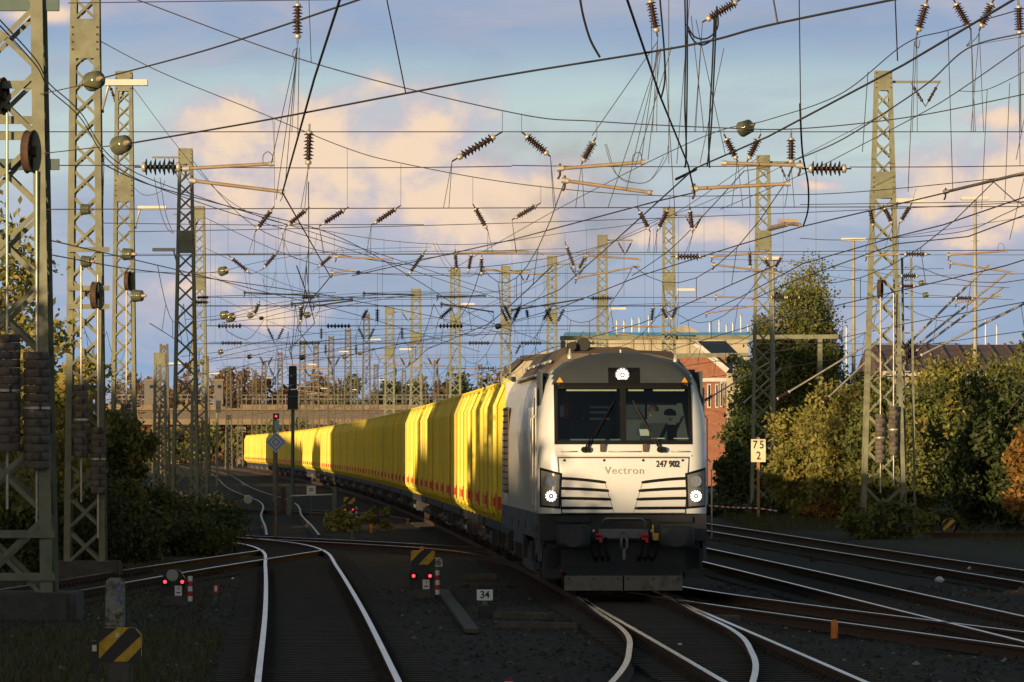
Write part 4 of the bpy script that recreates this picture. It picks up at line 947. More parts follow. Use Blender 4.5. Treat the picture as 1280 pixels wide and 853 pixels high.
hD = headspan(240, 'fourth headspan whose dark insulators hang just above the locomotive exhaust',
  [(240, 372, 1200, 372, 0), (240, 383, 1200, 383, 0), (240, 430, 1200, 430, 0), (250, 371, 420, 366, 0)],
  [[(233, 192), (330, 290), (500, 330), (640, 330), (800, 290), (950, 196)]],
  V=[(817, 380, 814, 406, .10, 8, Dk), (825, 381, 836, 402, .10, 8, Dk), (848, 380, 838, 402, .10, 8, Dk), (568, 382, 548, 400, .11, 8, Dk), (628, 378, 640, 402, .11, 8, Dk), (652, 378, 641, 402, .11, 8, Dk), (690, 382, 678, 402, .1, 7, Dk), (460, 386, 452, 400, .1, 6, Dk), (658, 386, 660, 398, .1, 6, Dk)],
  H=[(734, 768, 373, .10, Bp), (238, 262, 378, .10, Dk), (980, 1002, 372, .10, Bp), (960, 985, 372, .1, Bp), (244, 262, 372, .1, Dk), (375, 395, 372, .09, Dk)],
  arms=[((306, 366), (398, 370)), ((365, 380), (440, 374)), ((392, 383), (440, 376)), ((640, 388), (728, 374)), ((455, 367), (517, 369)), ((547, 371), (606, 370)), ((552, 380), (616, 390)), ((895, 371), (945, 373)), ((883, 392), (945, 382)), ((1195, 379), (1250, 370))],
  drops=[(817, 286, 817, 380), (848, 272, 848, 380), (568, 331, 568, 382), (628, 330, 628, 378), (652, 328, 652, 378), (330, 290, 330, 370), (375, 304, 375, 372), (345, 296, 345, 366), (478, 328, 478, 372), (690, 322, 690, 382), (780, 296, 780, 372), (905, 238, 905, 372)],
  loops=[[(565, 386), (575, 412), (595, 420), (615, 400), (617, 390)], [(280, 402), (285, 415), (310, 424), (330, 400)], [(610, 390), (618, 400), (612, 415), (600, 425)], [(397, 372), (400, 385), (392, 400)]], r=.011)
rngf = random.Random(11)
def far_span(Y, xl, xr, mid, label):
    s = FP / Y; zl = HY - 5.65 * s; zu = HY - 6.6 * s; zt = HY - 10.8 * s; zm = HY - (8.0) * s
    V, H, D, A, L = [], [], [], [], []
    x = xl + 14
    while x < xr - 8:
        k = rngf.random(); h = .9 * s; u = 4 * (x - xl) / (xr - xl) * (1 - (x - xl) / (xr - xl)); yt = zt + (zm - zt) * u
        if k < .16: V += [(x, zu, x + .45 * s, zu + h, .10, 6, Dk), (x + 1.0 * s, zu, x + .55 * s, zu + h, .10, 6, Dk)]; D += [(x, yt, x, zu), (x + s, yt, x + s, zu)]
        elif k < .45: V += [(x, zu, x, zu + h, .11, 6, Dk)]; D += [(x, yt, x, zu)]
        elif k < .68: H += [(x, x + 1.8 * s, zl, .12, Dk)]; D += [(x, yt, x, zl)]
        elif k < .85: A += [((x, zl), (x + 2.2 * s, zl + .04 * s)), ((x + .2 * s, zl + .35 * s), (x + 2.3 * s, zl + .6 * s))]
        else: D += [(x, yt, x, zl)]; L += [[(x, zl), (x + .5 * s, zl + 1.0 * s), (x + 1.3 * s, zl + .9 * s), (x + 1.6 * s, zu)]]
        x += (1.4 + rngf.random() * 2.2) * s
    return headspan(Y, label, [(xl, zl, xr, zl, 0), (xl, zu, xr, zu, 0)], [[(xl, zt), (mid * .5 + xl * .5, zm * .82 + zt * .18), (mid, zm), (mid * .5 + xr * .5, zm * .82 + zt * .18), (xr, zt)]], V, H, A, D, L, r=.0115, far=True)
for Y, xl, xr in ((297, 249, 836), (345, 255, 753), (400, 262, 700), (455, 270, 632), (520, 276, 600), (590, 282, 570), (670, 290, 545), (760, 296, 520)):
    i = [297, 345, 400, 455, 520, 590, 670, 760].index(Y)
    far_span(Y, xl, xr, (xl + xr) / 2, f'{ordw(5 + i)} headspan counting from the camera, small and dark above the yellow train')
# ------------------------------------------------------------------ overhead lines along the tracks
def line_thing(label): r = empty('overhead_line'); return tag(r, label, 'overhead wire', 'overhead wires along the tracks')
def cwire(root, pts, r=.012, name='contact_wire', m_=WIRE, n=6, z=6.4):
    return MB().tube(ext([PZ(x, y, z) for x, y in pts]), r, 6).build(name, m_, root)
L2 = line_thing('black contact wire rising steadily from the glass disc insulator at left to the top right')
par([PZ(x, y, 6.4) for x, y in ((165, 179), (320, 152.5), (507, 117), (640, 93), (860, 57), (960, 32), (1125, -2))], .0115).build('contact_wire', WIRE, L2)
for x, y, x2, y2 in ((507, 116, 482, 0),):
    a = PZ(x, y, 6.4); b = P(x2, y2 - 8, a.y - 2); MB().tube([a, b], .007).build('dropper', WIRE, L2)
a = PZ(750, 72, 6.4); par([a, P(738, 50, a.y), P(729, 20, a.y), P(724, -8, a.y)], .013).build('jumper_cable', RUB, L2)
a = PZ(972, 29, 6.4); MB().tube([a, P(966, -5, a.y)], .008).build('dropper', WIRE, L2)
bell(L2, P(152, 181, 82), (.6, -.9, .15), .125)
wiremb(P(55, 192, 99), P(143, 182, 83), 0, 2, .008).build('tail_wire', WIREB, L2)
L1 = line_thing('wire from the upper glass disc insulator at left up to the top middle')
par([P(131, 97, 96), P(240, 68, 84), P(330, 40, 75), P(460, -4, 62)], .011).build('messenger_wire', WIRE, L1); bell(L1, P(118, 101, 97), (.6, -.9, .15), .15)
wiremb(P(50, 118, 99.4), P(106, 106, 98), 0, 2, .008).build('tail_wire', WIREB, L1)
L3 = line_thing('contact wire zigzagging steeply down from the top between two registration tubes left of the middle')
cwire(L3, [(426, -4), (393, 98), (353, 241), (413, 346)], .013); cwire(L3, [(413, 346), (400, 362), (384, 380), (372, 410), (390, 440)], .013)
for (x, y, x2, y2) in ((389, 78, 386, -5), (372, 172, 374, 60), (357, 225, 371, 60), (345, 250, 371, 70), (339, 205, 371, 62)):
    a = P(x, y, 98); wiremb(a, P(x2, y2, 99), 0, 2, .006).build('dropper', WIRE, L3)
par([P(371, 60, 100), P(366, 66, 100), P(368, 74, 100), P(372, 66, 100)], .007).build('jumper_loop', WIRE, L3)
L4 = line_thing('black contact wire dropping steeply from the top middle to a tube, then away left')
cwire(L4, [(783, -3), (825, 120), (860, 206), (868, 241)], .0125); cwire(L4, [(868, 241), (820, 252), (640, 300), (560, 318), (440, 345)], .011)
for pts in ([(856, -5), (857, 60), (856, 130), (858, 190), (856, 210)], [(859, -5), (859, 100), (857, 208)], [(896, 8), (893, 80), (889, 160), (884, 208)], [(893, 20), (890, 90), (886, 170), (887, 210)]):
    par([P(x, y, 92) for x, y in pts], .0115).build('jumper_cable', RUB, L4)
for pts in ([(860, 38), (868, 52), (880, 56), (893, 45), (893, 22)], [(858, 30), (868, 46), (884, 48), (897, 34), (896, 8)], [(825, 0), (830, 60), (831, 100), (826, 124)]):
    par([P(x, y, 92) for x, y in pts], .013).build('jumper_cable', RUB, L4)
for (x, y, x2, y2) in ((836, 205, 836, -5), (815, 90, 814, -5), (846, 205, 862, 0), (880, 165, 864, 20), (907, 195, 870, 25), (875, 205, 905, 60), (810, 200, 826, 62), (801, 205, 822, 55), (794, 208, 840, 58), (783, 238, 824, 62), (740, 170, 822, 52), (760, 260, 826, 60), (844, 270, 830, 55)):
    wiremb(P(x, y, 99), P(x2, y2, 99), 0, 2, .0065).build('dropper', WIRE, L4)
L5 = line_thing('long contact wire slanting from the top right corner down to the exhaust haze')
cwire(L5, [(1275, -5), (1130, 81), (960, 171), (868, 211), (770, 300), (700, 362), (640, 388)], .0115)
par([PZ(845, 226, 6.4) + Vector((0, 0, .02)), PZ(858, 218, 6.45), PZ(870, 212, 6.55)], .02).build('splice_sleeve', RUB, L5)
for (x, y, x2, y2) in ((1001, 150, 999, -5), (1122, 76, 1119, 0)): a = PZ(x, y, 6.4); wiremb(a, P(x2, y2, a.y - 1), 0, 2, .007).build('dropper', WIRE, L5)
par([P(1000, 130, 84), P(1003, 190, 88), P(1010, 230, 93), P(1010, 262, 98), P(1004, 283, 104)], .013).build('jumper_cable', RUB, L5)
L6 = line_thing('messenger wire leaving the V of insulators at the top right and sagging to the left')
par([P(1290, 39, 88), P(1211, 60, 100), P(1160, 104, 106), P(1100, 145, 112), P(1050, 176, 118), P(1002, 197, 124), P(975, 206, 130)], .012).build('messenger_wire', WIREB, L6)
par([P(975, 206, 130), P(930, 214, 130)], .01).build('messenger_wire', WIREB, L6)
par([P(930, 214, 130), P(890, 258, 150), P(840, 310, 175), P(790, 345, 190)], .011).build('messenger_wire', WIRE, L6)
L7 = line_thing('contact wire passing below the big brown insulator at right and down to the left')
cwire(L7, [(1300, 213), (1145, 250), (1004, 283), (925, 306), (800, 345), (700, 385), (640, 402)], .0115)
m = MB(); a = P(962, 286, 113); b = P(985, 280, 110); m.tube([a, b], .045, 10); m.tube([b, P(1000, 281, 108)], .03, 8); m.box(P(985, 276, 110), (.35, .12, .06)); m.build('section_insulator', TUBE, L7)
L8 = line_thing('upper thin messenger wire from the top right down past the tall mast')
par([P(1290, 8, 90), P(1185, 38, 95), P(1130, 56, 100), P(1050, 118, 110), P(960, 150, 120), P(870, 175, 130), P(700, 260, 165), P(560, 340, 220)], .0085).build('messenger_wire', WIRE, L8)
for x, y, x2, y2 in ((1185, 39, 1191, 240), (1143, 52, 1135, 240), (1085, 90, 1078, 190)): wiremb(P(x, y, 98), P(x2, y2, 99), 0, 2, .006).build('dropper', WIRE, L8)
bell(L8, P(932, 160, 122), (.9, -.8, .35), .15)
L9 = line_thing('thin wire from the right edge to the V of insulators behind the tall right mast')
par([P(1290, 50, 130), P(1198, 114, 150), P(1150, 143, 165), P(1070, 185, 190), P(1010, 215, 215), P(900, 262, 240)], .012).build('messenger_wire', WIRE, L9)
par([P(1290, 85, 140), P(1234, 112, 150), P(1198, 114, 152)], .009).build('messenger_wire', WIRE, L9)
for x, y, x2, y2 in ((1234, 112, 1227, 262), (1262, 104, 1256, 250), (1273, 60, 1275, 205), (1290, 180, 1262, 300), (1286, 120, 1270, 200)): wiremb(P(x, y, 150), P(x2, y2, 150), 0, 2, .009).build('dropper', WIRE, L9)
L10 = line_thing('lowest pair of contact wires crossing the right edge beside the slanting tubes')
cwire(L10, [(1300, 240), (1180, 281), (1120, 296), (1003, 330), (925, 372), (850, 405)], .0115); cwire(L10, [(1300, 262), (1210, 296), (1120, 305), (990, 352), (940, 375)], .0115); 
par([P(1300, 246, 150), P(1255, 268, 152), P(1195, 291, 158), P(1060, 300, 165), P(1000, 298, 170)], .01).build('messenger_wire', WIRE, L10)
Lx = line_thing('pair of thin parallel feeder wires slanting from the left mast down to the middle')
for dy in (0, 7): par([P(-5, 20 + dy, 80), P(45, 75 + dy, 90), P(62, 105 + dy, 100), P(100, 140 + dy, 110), P(150, 205 + dy, 125), P(260, 250 + dy, 150), P(420, 300 + dy, 190), P(640, 372 + dy, 260)], .010).build('feeder_wire', WIRE, Lx)
L11 = line_thing('wire ending at the dark insulator under the second mast and sagging across to the right')
par([P(128, 205, 125), P(190, 232, 140), P(300, 262, 165), P(420, 295, 200), P(520, 350, 240), P(600, 398, 285), P(690, 430, 340)], .013).build('messenger_wire', WIRE, L11)
bell(L11, P(107, 262, 112), (1, -.3, 0), .10); bell(L11, P(108, 327, 118), (1, -.3, 0), .11)
L12 = line_thing('contact wire from the left mast below the brown insulators, falling gently to the right')
par([P(60, 318, 110), P(160, 336, 130), P(260, 348, 150), P(420, 372, 190), P(560, 400, 250), P(640, 420, 300)], .0115).build('contact_wire', WIRE, L12)
par([P(60, 300, 110), P(240, 342, 160), P(330, 365, 190), P(450, 395, 240), P(600, 440, 330)], .012).build('contact_wire', WIRE, L12)
bell(L12, P(160, 318, 165), (1, -.5, 0), .16); bell(L12, P(172, 370, 170), (1, -.5, 0), .17)
TW = []
# small glass discs out in the yard: each strung on its own line
for i, (px, py, Y, rr, m_) in enumerate([(279, 339, 190, .14, GLASSI), (281, 394, 190, .13, GLASSI), (288, 397, 190, .14, GLASSI), (384, 394, 200, .10, GLASSI), (313, 395, 210, .09, GLASSI), (1157, 369, 190, .085, GLASSI), (1152, 354, 200, .09, GLASSI), (623, 408, 260, .12, GLASSI), (276, 440, 300, .12, DARKI), (281, 464, 300, .12, DARKI), (254, 452, 300, .13, DARKI), (327, 398, 260, .08, DARKI), (448, 341, 260, .08, DARKI), (450, 442, 330, .10, DARKI), (431, 446, 330, .13, DARKI), (378, 447, 300, .13, GLASSI), (312, 446, 300, .11, GLASSI)]):
    r_ = tag(empty('tension_wire'), f'thin tension wire with a round disc insulator, {ordw(i + 1)} such wire listed outward from the camera', 'wire', 'tension wires with round insulators')
    TW.append((px + i * .001, r_)); bell(r_, P(px, py, Y), (.8, -.7, .2), rr, 4)
    par([P(px, py, Y), P(px + (60 if px < 700 else -60), py - 14, Y + 10), P(px + (150 if px < 700 else -150), py - 26, Y + 30), P(px + (260 if px < 700 else -260), py - 30, Y + 60)], .008 * Y / 190).build('wire', WIRE, r_)
    par([P(px, py, Y), P(px - (50 if px < 700 else -110), py + 6, Y - 8)], .008 * Y / 190).build('wire', WIRE, r_)
TW.sort()
for i, (px, o) in enumerate(TW): o['label'] = f'thin tension wire with a round disc insulator, {ordw(i + 1)} from the left of these wires'
# lines of the far tracks, spans of about 55 m between the headspans
spans = [100, 130, 190, 240, 297, 345, 400, 455, 520, 590, 670, 760]
for j, (off, y0) in enumerate([(0, 130), (-5.2, 130), (-9.5, 190), (-13.5, 190), (4.5, 130), (8.6, 100), (13, 100), (17.5, 130)]):
    r_ = line_thing(f'far overhead line with droppers above the {["yellow train", "left foreground track", "left yard track", "outermost left yard track", "track right of the train", "second track right of the train", "third track right of the train", "outermost right track"][j]}')
    sp_ = [s for s in spans if s >= y0]; mw, cw = [], []
    for a, b in zip(sp_, sp_[1:]):
        for k in range(8):
            t = k / 8; Y = a + (b - a) * t; x = T1(Y) + off; zz = (sp_.index(a) % 2 * 2 - 1) * .3 * (1 - 2 * t)
            mw.append(Vector((x + zz * .2, Y, 6.75 + 1.15 * (2 * t - 1) ** 2))); cw.append(Vector((x + zz, Y, 6.2)))
            if k and k % 2 == 0: MB().tube([mw[-1], cw[-1]], .007 + .004 * Y / 400, 4).build('dropper', WIRE, r_)
    MB().tube(mw, .011, 5).build('messenger_wire', WIRE, r_); MB().tube(cw, .013, 5).build('contact_wire', WIRE, r_)
# slanting cantilever tubes at right
def slant(label, root_px, tips, Y):
    r_ = tag(empty('cantilever', (0, 0, 0)), label, 'cantilever', 'slanting cantilever tubes')
    for (a, b) in tips:
        A = P(*a, Y); B = P(*b, Y + .4); d = (B - A)
        t = MB().tube([A + d * .12, B], .035, 8).build('cantilever_tube', mat('galvanised_tube', (.46, .42, .38), .4, .4, .1), r_)
        insul(t, A, A + d * .16, .10, 6, PORC, True, frac=.75)
    return r_
slant('bundle of three grey cantilever tubes rising rightward from behind the tall right mast', None, [((1125, 440), (1236, 331)), ((1128, 446), (1258, 342)), ((1128, 452), (1254, 359))], 198)
slant('single cantilever tube rising to the right edge below the bundle of three', None, [((1128, 456), (1290, 375))], 202)
slant('two cantilever tubes slanting up to the right behind the sign mast', None, [((877, 503), (972, 447)), ((922, 511), (976, 461))], 290)
slant('two long cantilever tubes slanting up to the tall right mast', None, [((970, 500), (1082, 432)), ((1028, 504), (1083, 452))], 225)
q = tag(empty('support_frame'), 'olive T-shaped frame of posts and a long beam in front of the tall tree', 'gantry')
m = MB(); m.bar(P(700, 423, 300), P(1048, 421, 300), .16, .20); m.build('beam', MAST, q)
for x, y0, y1 in ((1025, 423, 500), (704, 426, 470)): m = MB(); m.bar(P(x, y0, 300), P(x, y1, 300), .22); m.build('post', MAST, q)
q = tag(empty('support_frame'), 'smaller olive frame beside the red brick building', 'gantry')
m = MB(); m.bar(P(770, 445, 360), P(936, 444, 360), .2, .24); m.build('beam', MAST, q); m = MB(); m.bar(P(918, 446, 360), P(920, 514, 360), .22); m.build('post', MAST, q)
# flat-topped yard lamps
for px, py, Y, wpx, base, lb in ((1067, 301, 330, 32, 470, 'slim pale yard lamp with flat head left of the tall right mast'), (1219, 250, 300, 36, 520, 'tall slim yard lamp with flat head above the right-hand bushes'), (966, 325, 270, 24, 620, 'pale grey lamp post beside the mast in front of the tall tree')):
    r_ = tag(empty('yard_lamp', (P(px, 0, Y).x, Y, 0)), lb, 'lamp post', 'yard lamps'); z = P(0, py, Y).z
    MB().tube([(0, 0, 0), (0, 0, z * .5), (0, 0, z)], [.13, .10, .07], 10).build('post', mat('lamp_post_paint', (.38, .35, .28), .6, 0, .15, 2), r_)
    m = MB(); m.box((0, 0, z + .06), (wpx * Y / FP, .6, .14)); m.build('lamp_head', mat('lamp_housing', (.72, .68, .60)), r_, bevel=.03)
    m = MB()
    for i in range(int(z / .6)): m.bar((-.2, 0, .8 + i * .6), (.2, 0, .8 + i * .6), .03)
    m.build('step_iron', MAST, r_)
# ------------------------------------------------------------------ signals, signs and small track-side things
def dwarf(px, pyb, Y, label, sled=False, rwpost=True):
    r_ = tag(empty('dwarf_signal', (P(px, 0, Y).x, Y, -.12)), label, 'signal', 'dwarf signals with two red lamps')
    m = MB(); m.prism([(-.22, .10), (.20, .10), (.20, .40), (.10, .56), (-.12, .56), (-.22, .40)], 0, .22); m.build('housing', BLK, r_, bevel=.015)
    m = MB(); m.box((0, .1, .03), (.3, .25, .18)); m.build('foot', CONC2, r_)
    for x in (-.14, .15):
        l = MB().lathe([(-.10, .062), (-.10, .05), (0, .05)], (x, 0, .36), (0, 1, 0), 14).build('lamp_hood', BLK, r_); MB().lathe([(-.012, .045), (-.03, .03), (-.034, 0)], (x, -.07, .36), (0, 1, 0), 14).build('red_lamp', REDL, l)
    m = MB(); m.box((.08, -.012, .21), (.12, .012, .17)); p = m.build('number_plate', WHITE, r_)
    text('4', .06, BLK, 'number', p, (.08, -.02, .245)); m = MB(); m.box((.08, -.021, .175), (.07, .004, .02)); m.build('plate_bar', BLK, p)
    if not sled: m = MB(); m.lathe([(0, .10), (.01, .10)], (-.02, -.012, .47), (0, 1, 0), 20); m.build('pale_disc', mat('disc_grey', (.35, .35, .33), .6), r_)
    if rwpost:
        for i in range(5): m = MB(); m.lathe([(0, .04), (.085, .04)], (.28, -.03, .03 + i * .085), n=10); m.build('post_band', RED if i % 2 else WHITE, r_)
    if sled:
        m = MB(); m.box((.02, .1, .66), (.42, .05, .30)); s_ = m.build('striped_board', YELM, r_, bevel=.02)
        stripes(s_, .02, .07, .66, .42, .30, 2)
    return r_
def stripes(root, cx, y, cz, w_, h, n, th=.006, disc=False):  # black diagonal bars clipped to the board
    for k in range(n):
        u0 = -w_ / 2 - h + (k + .55) * (w_ + h) / n * 1.0; bw = (w_ + h) / n * .5; poly = []
        def clip(x): return max(-w_ / 2, min(w_ / 2, x))
        pts = []
        for (bx, dirn) in ((u0, 1), (u0 + bw, -1)):
            seq = [i / 8 for i in range(9)]; seq = seq if dirn > 0 else seq[::-1]
            for t in seq:
                x = bx + h * t; z = -h / 2 + h * t
                if disc:
                    rr = math.hypot(x, z); R_ = w_ / 2
                    if rr > R_: x, z = x * R_ / rr, z * R_ / rr
                else: x = clip(x)
                pts.append((cx + x, cz + z))
        cl = []
        for p_ in pts:
            if not cl or (abs(p_[0] - cl[-1][0]) + abs(p_[1] - cl[-1][1])) > 1e-4: cl.append(p_)
        if len(cl) > 2: MB().prism(cl, y - th, y).build('black_stripe', BLK, root)
dwarf(217, 742, 108, 'dwarf signal with two red lamps standing by the left track in front of the bushes')
dwarf(527, 735, 113, 'dwarf signal with two red lamps under a striped board right of the foreground track', sled=True)
dwarf(436, 642, 235, 'small distant dwarf signal with two red lamps in front of the yellow containers', sled=True)
# striped octagon block
r_ = tag(empty('striped_block', (P(149, 0, 70).x, 70, -.15)), 'black and yellow striped block on a short concrete foot at the lower left', 'track marker')
m = MB(); m.prism([(-.20, .30), (.18, .30), (.24, .36), (.24, .60), (.17, .68), (-.17, .68), (-.25, .60), (-.25, .36)], 0, .16); b_ = m.build('board', YELM, r_, bevel=.012)
for poly in ([(-.25, .60), (-.25, .50), (-.02, .68), (-.17, .68)], [(-.20, .30), (-.08, .30), (.24, .60), (.17, .68), (.10, .68), (-.22, .34)], [(.08, .30), (.18, .30), (.24, .36), (.24, .47)]):
    MB().prism(poly, -.006, .0).build('black_stripe', BLK, b_)
m = MB(); m.box((.0, .1, .15), (.26, .22, .34)); m.build('foot', CONC2, r_, bevel=.02)
m = MB(); m.box((-.27, .05, .36), (.09, .16, .36)); k = m.build('side_box', BLK, r_, bevel=.01)
MB().box((-.27, -.035, .46), (.05, .01, .07)).build('pale_plate', ALU, k); MB().box((-.02, -.012, .60), (.04, .02, .05)).build('bolt_head', ALU, b_)
# round striped disc at right
r_ = tag(empty('striped_disc', (P(1187, 0, 195).x, 195, 0)), 'small round black and yellow striped disc beside the rusty siding at right', 'track marker')
m = MB(); m.lathe([(0, .235), (.06, .235)], (0, 0, .12), (0, 1, 0), 28); b_ = m.build('board', YELM, r_); stripes(b_, 0, -.001, .12, .47, .47, 3, disc=True)
m = MB(); m.box((0, .05, -.1), (.2, .2, .3)); m.build('foot', CONC2, r_)
# number plates
def plate(px, py, Y, txt, w_, h, label, col=WHITE, zpost=0.0, arch=False, pw=.04):
    X = P(px, 0, Y).x; z = P(0, py, Y).z
    r_ = tag(empty('number_sign', (X, Y, 0)), label, 'sign', 'small white number plates')
    m = MB()
    if arch: m.prism([(-w_ / 2, -h / 2 + z), (w_ / 2, -h / 2 + z), (w_ / 2, z + h * .2), (w_ * .3, z + h / 2), (-w_ * .3, z + h / 2), (-w_ / 2, z + h * .2)], 0, .02)
    else: m.box((0, .01, z), (w_, .02, h))
    b_ = m.build('plate', col, r_, bevel=.004); MB().bar((0, .075, -.15), (0, .075, z), pw).build('post', MASTG, r_)
    text(txt, h * .95, BLK, 'number', b_, (0, -.006, z + h * .0), sx=.95, bold=.003)
    return r_
s34 = plate(606, 744, 100, '34', .25, .17, 'white plate numbered 34 beside the loco track', pw=.08)
m = MB(); m.box((.03, .15, -.06), (.28, .3, .2)); m.box((.12, .1, .02), (.12, .1, .12)); m.build('machine_box', SKIRT, s34, bevel=.02)
plate(546, 703, 118, '36', .21, .17, 'rounded white plate numbered 36 beside the middle dwarf signal', mat('plate_dim', (.5, .52, .54), .5), arch=True)
plate(275, 675, 168, '37', .27, .20, 'white plate numbered 37 at the left switch')
plate(389, 613, 240, '=', .34, .34, 'small white square plate on the low metal frame')
# kilometre sign
X = P(948, 0, 240).x; r_ = tag(empty('kilometre_sign', (X, 240, 0)), 'cream kilometre sign reading 75 over 2 on a wooden post, right of the locomotive', 'sign')
z = P(0, 563.5, 240).z; m = MB(); m.box((0, 0, z), (.55, .03, .86)); b_ = m.build('plate', CREAM, r_, bevel=.006)
text('7', .42, BLK, 'number', b_, (-.125, -.018, z + .21), sx=.85, bold=.006); text('5', .42, BLK, 'number', b_, (.125, -.018, z + .21), sx=.85, bold=.006); text('2', .42, BLK, 'number', b_, (.01, -.018, z - .20), sx=.85, bold=.006)
MB().bar((0, .06, -.1), (0, .06, z + .5), .11).build('post', mat('orange_wood', (.45, .22, .10), .8, 0, .2, 6), r_)
# rhombus sign
X = P(345, 0, 185).x; z = P(0, 553, 185).z; r_ = tag(empty('rhombus_sign', (X, 185, 0)), 'white rhombus sign with nested blue lines on a brown post before the yellow containers', 'sign')
def rh(s, y0, y1): return MB().prism([(0, z - s), (s, z), (0, z + s), (-s, z)], y0, y1)
b_ = rh(.31, 0, .03).build('plate', mat('plate_white', (.55, .60, .68), .4, 0, .04), r_)
BLUE = mat('sign_blue', (.05, .16, .45), .5, 0, 0)
for s, s2, th in ((.245, .205, .004), (.125, .085, .004)):
    m = MB(); k = [(0, -1), (1, 0), (0, 1), (-1, 0)]
    for i in range(4):
        a, c = k[i], k[(i + 1) % 4]; m.prism([(a[0] * s, z + a[1] * s), (c[0] * s, z + c[1] * s), (c[0] * s2, z + c[1] * s2), (a[0] * s2, z + a[1] * s2)], -th, 0)
    m.build('blue_frame', BLUE, b_)
MB().tube([(0, .05, -.15), (0, .05, z + .2)], .045, 10).build('post', WOOD, r_)
# main signal seen from behind
X = P(366, 0, 262).x; r_ = tag(empty('main_signal', (X, 262, 0)), 'tall light signal seen from behind, black cases on a green post before the yellow train', 'signal')
s = 262 / FP
for y0, y1, w_ in ((457, 487, 10), (487, 513, 13)): m = MB(); m.box((0, 0, P(0, (y0 + y1) / 2, 262).z), (w_ * s, .35, (y1 - y0 - 1) * s)); m.build('signal_case', BLK, r_, bevel=.03)
m = MB()
for y in (469, 481, 496, 512): m.box((0, -.22, P(0, y, 262).z), (14.5 * s, .06, .035))
m.build('bracket', MASTG, r_); MB().tube([(.0, .0, -.2), (0, 0, P(0, 495, 262).z)], .07, 10).build('post', MASTG, r_)
m = MB(); m.box((-.08, -.22, P(0, 482, 262).z), (.06, .03, .06)); m.box((-.05, -.22, P(0, 470, 262).z), (.06, .03, .06)); m.build('bolt_head', ALU, r_)
def sig2(px, y0, y1, yb, Y, label, red=None, extra=()):
    r_ = tag(empty('light_signal', (P(px, 0, Y).x, Y, 0)), label, 'signal', 'signals far in the yard'); s = Y / FP
    m = MB(); m.box((0, 0, P(0, (y0 + y1) / 2, Y).z), (6 * s, .4, (y1 - y0) * s)); c_ = m.build('signal_case', BLK, r_)
    MB().tube([(-.1, .2, 0), (-.1, .2, P(0, y0, Y).z)], .09, 8).build('post', MAST, r_)
    if red is not None: MB().lathe([(-.03, .055), (0, .055)], (red * s, -.22, P(0, (y0 + y1) / 2, Y).z), (0, 1, 0), 12).build('red_lamp', REDL, c_)
    return r_
sig2(273, 501, 516, 580, 420, 'dark signal box on a pale post left of the far end of the train')
sig2(194, 505, 517, 575, 430, 'dark signal box on a post left of the short frame mast')
sig2(208, 520, 525, 560, 460, 'distant signal showing red, left one of the pair before the bridge', red=0)
sig2(219, 520, 525, 560, 470, 'distant signal showing red, right one of the pair before the bridge', red=0)
sig2(286, 519, 525, 560, 560, 'dim distant signal post before the bridge near the far end of the train')
q = sig2(346, 517, 524, 560, 300, 'small red signal with a pale blue plate above the rhombus sign', red=-.6)
MB().box((0, 0, P(0, 532, 300).z), (.22, .05, .5)).build('blue_plate', mat('plate_pale_blue', (.35, .48, .62), .5, 0, 0), q)
# concrete post with painted mark
r_ = tag(empty('concrete_post', (P(144, 0, 95).x, 95, 0)), 'weathered white concrete post with blue paint marks beside the left mast', 'post')
m = MB(); m.prism([(-.14, -.2), (.14, -.2), (.14, .50), (.10, .57), (-.10, .57), (-.14, .50)], -.12, .12); b_ = m.build('shaft', mat('stained_white', (.33, .32, .29), .85, 0, .15, 5, .3, 20, dirt=(.09, .085, .06), dscale=5, dlo=.42, dhi=.62), r_, bevel=.02)
text('U', .16, BLUE, 'painted_mark', b_, (.06, -.127, .40)); text('4', .18, BLUE, 'painted_mark', b_, (.06, -.127, .24))
# low metal frame
r_ = tag(empty('low_frame', (0, 240, 0)), 'low grey frame of two posts and a rail beyond the switch', 'barrier')
for x in (361, 418): MB().bar(P(x, 644, 240) + Vector((0, -240, 0)), P(x, 609, 240) + Vector((0, -240, 0)), .16).build('post', mat('worn_grey', (.14, .15, .16)), r_)
MB().bar(P(361, 620, 240) + Vector((0, -240, 0)), P(418, 618, 240) + Vector((0, -240, 0)), .05).build('rail', ALU, r_); MB().bar(P(361, 648, 240) + Vector((0, -240, 0)), P(418, 646, 240) + Vector((0, -240, 0)), .25, .12).build('sill', CONC2, r_)
MB().box(P(354, 625, 240) + Vector((0, -240, 0)), (.16, .2, .9)).build('rusty_box', RUST, r_)
# pale disc, red lamps, pegs, switch boxes, troughs, debris
def small(name, label, cat, mb, m_, loc=None, group=None, bevel=0): o = mb.build(name, m_, None, loc, bevel); return tag(o, label, cat, group)
small('pale_disc', 'pale round disc lying by the far left tracks', 'disc', MB().lathe([(0, .17), (.06, .17)], (0, 0, .1), (0, 1, .5), 20), WHITE, P(310, 628, 250))
r_ = tag(empty('track_lamp', (P(270, 0, 110).x, 110, -.15)), 'tiny red and white lamp box on the ground right of the left dwarf signal', 'lamp'); MB().box((0, 0, .22), (.09, .1, .14)).build('case', RED, r_, bevel=.01); MB().box((0, -.052, .23), (.04, .008, .09)).build('pale_plate', WHITE, r_); MB().bar((0, 0, 0), (0, 0, .2), .03).build('post', MASTG, r_)
r_ = tag(empty('marker_post', (P(636, 0, 67.5).x, 67.5, -.15)), 'short dark red post with a white band cut by the bottom edge', 'post'); MB().lathe([(0, .04), (.19, .045), (.225, .03), (.23, 0)], n=12).build('shaft', mat('dark_red', (.22, .02, .02), .6), r_); MB().lathe([(.15, .047), (.185, .047)], n=12).build('band', WHITE, r_)
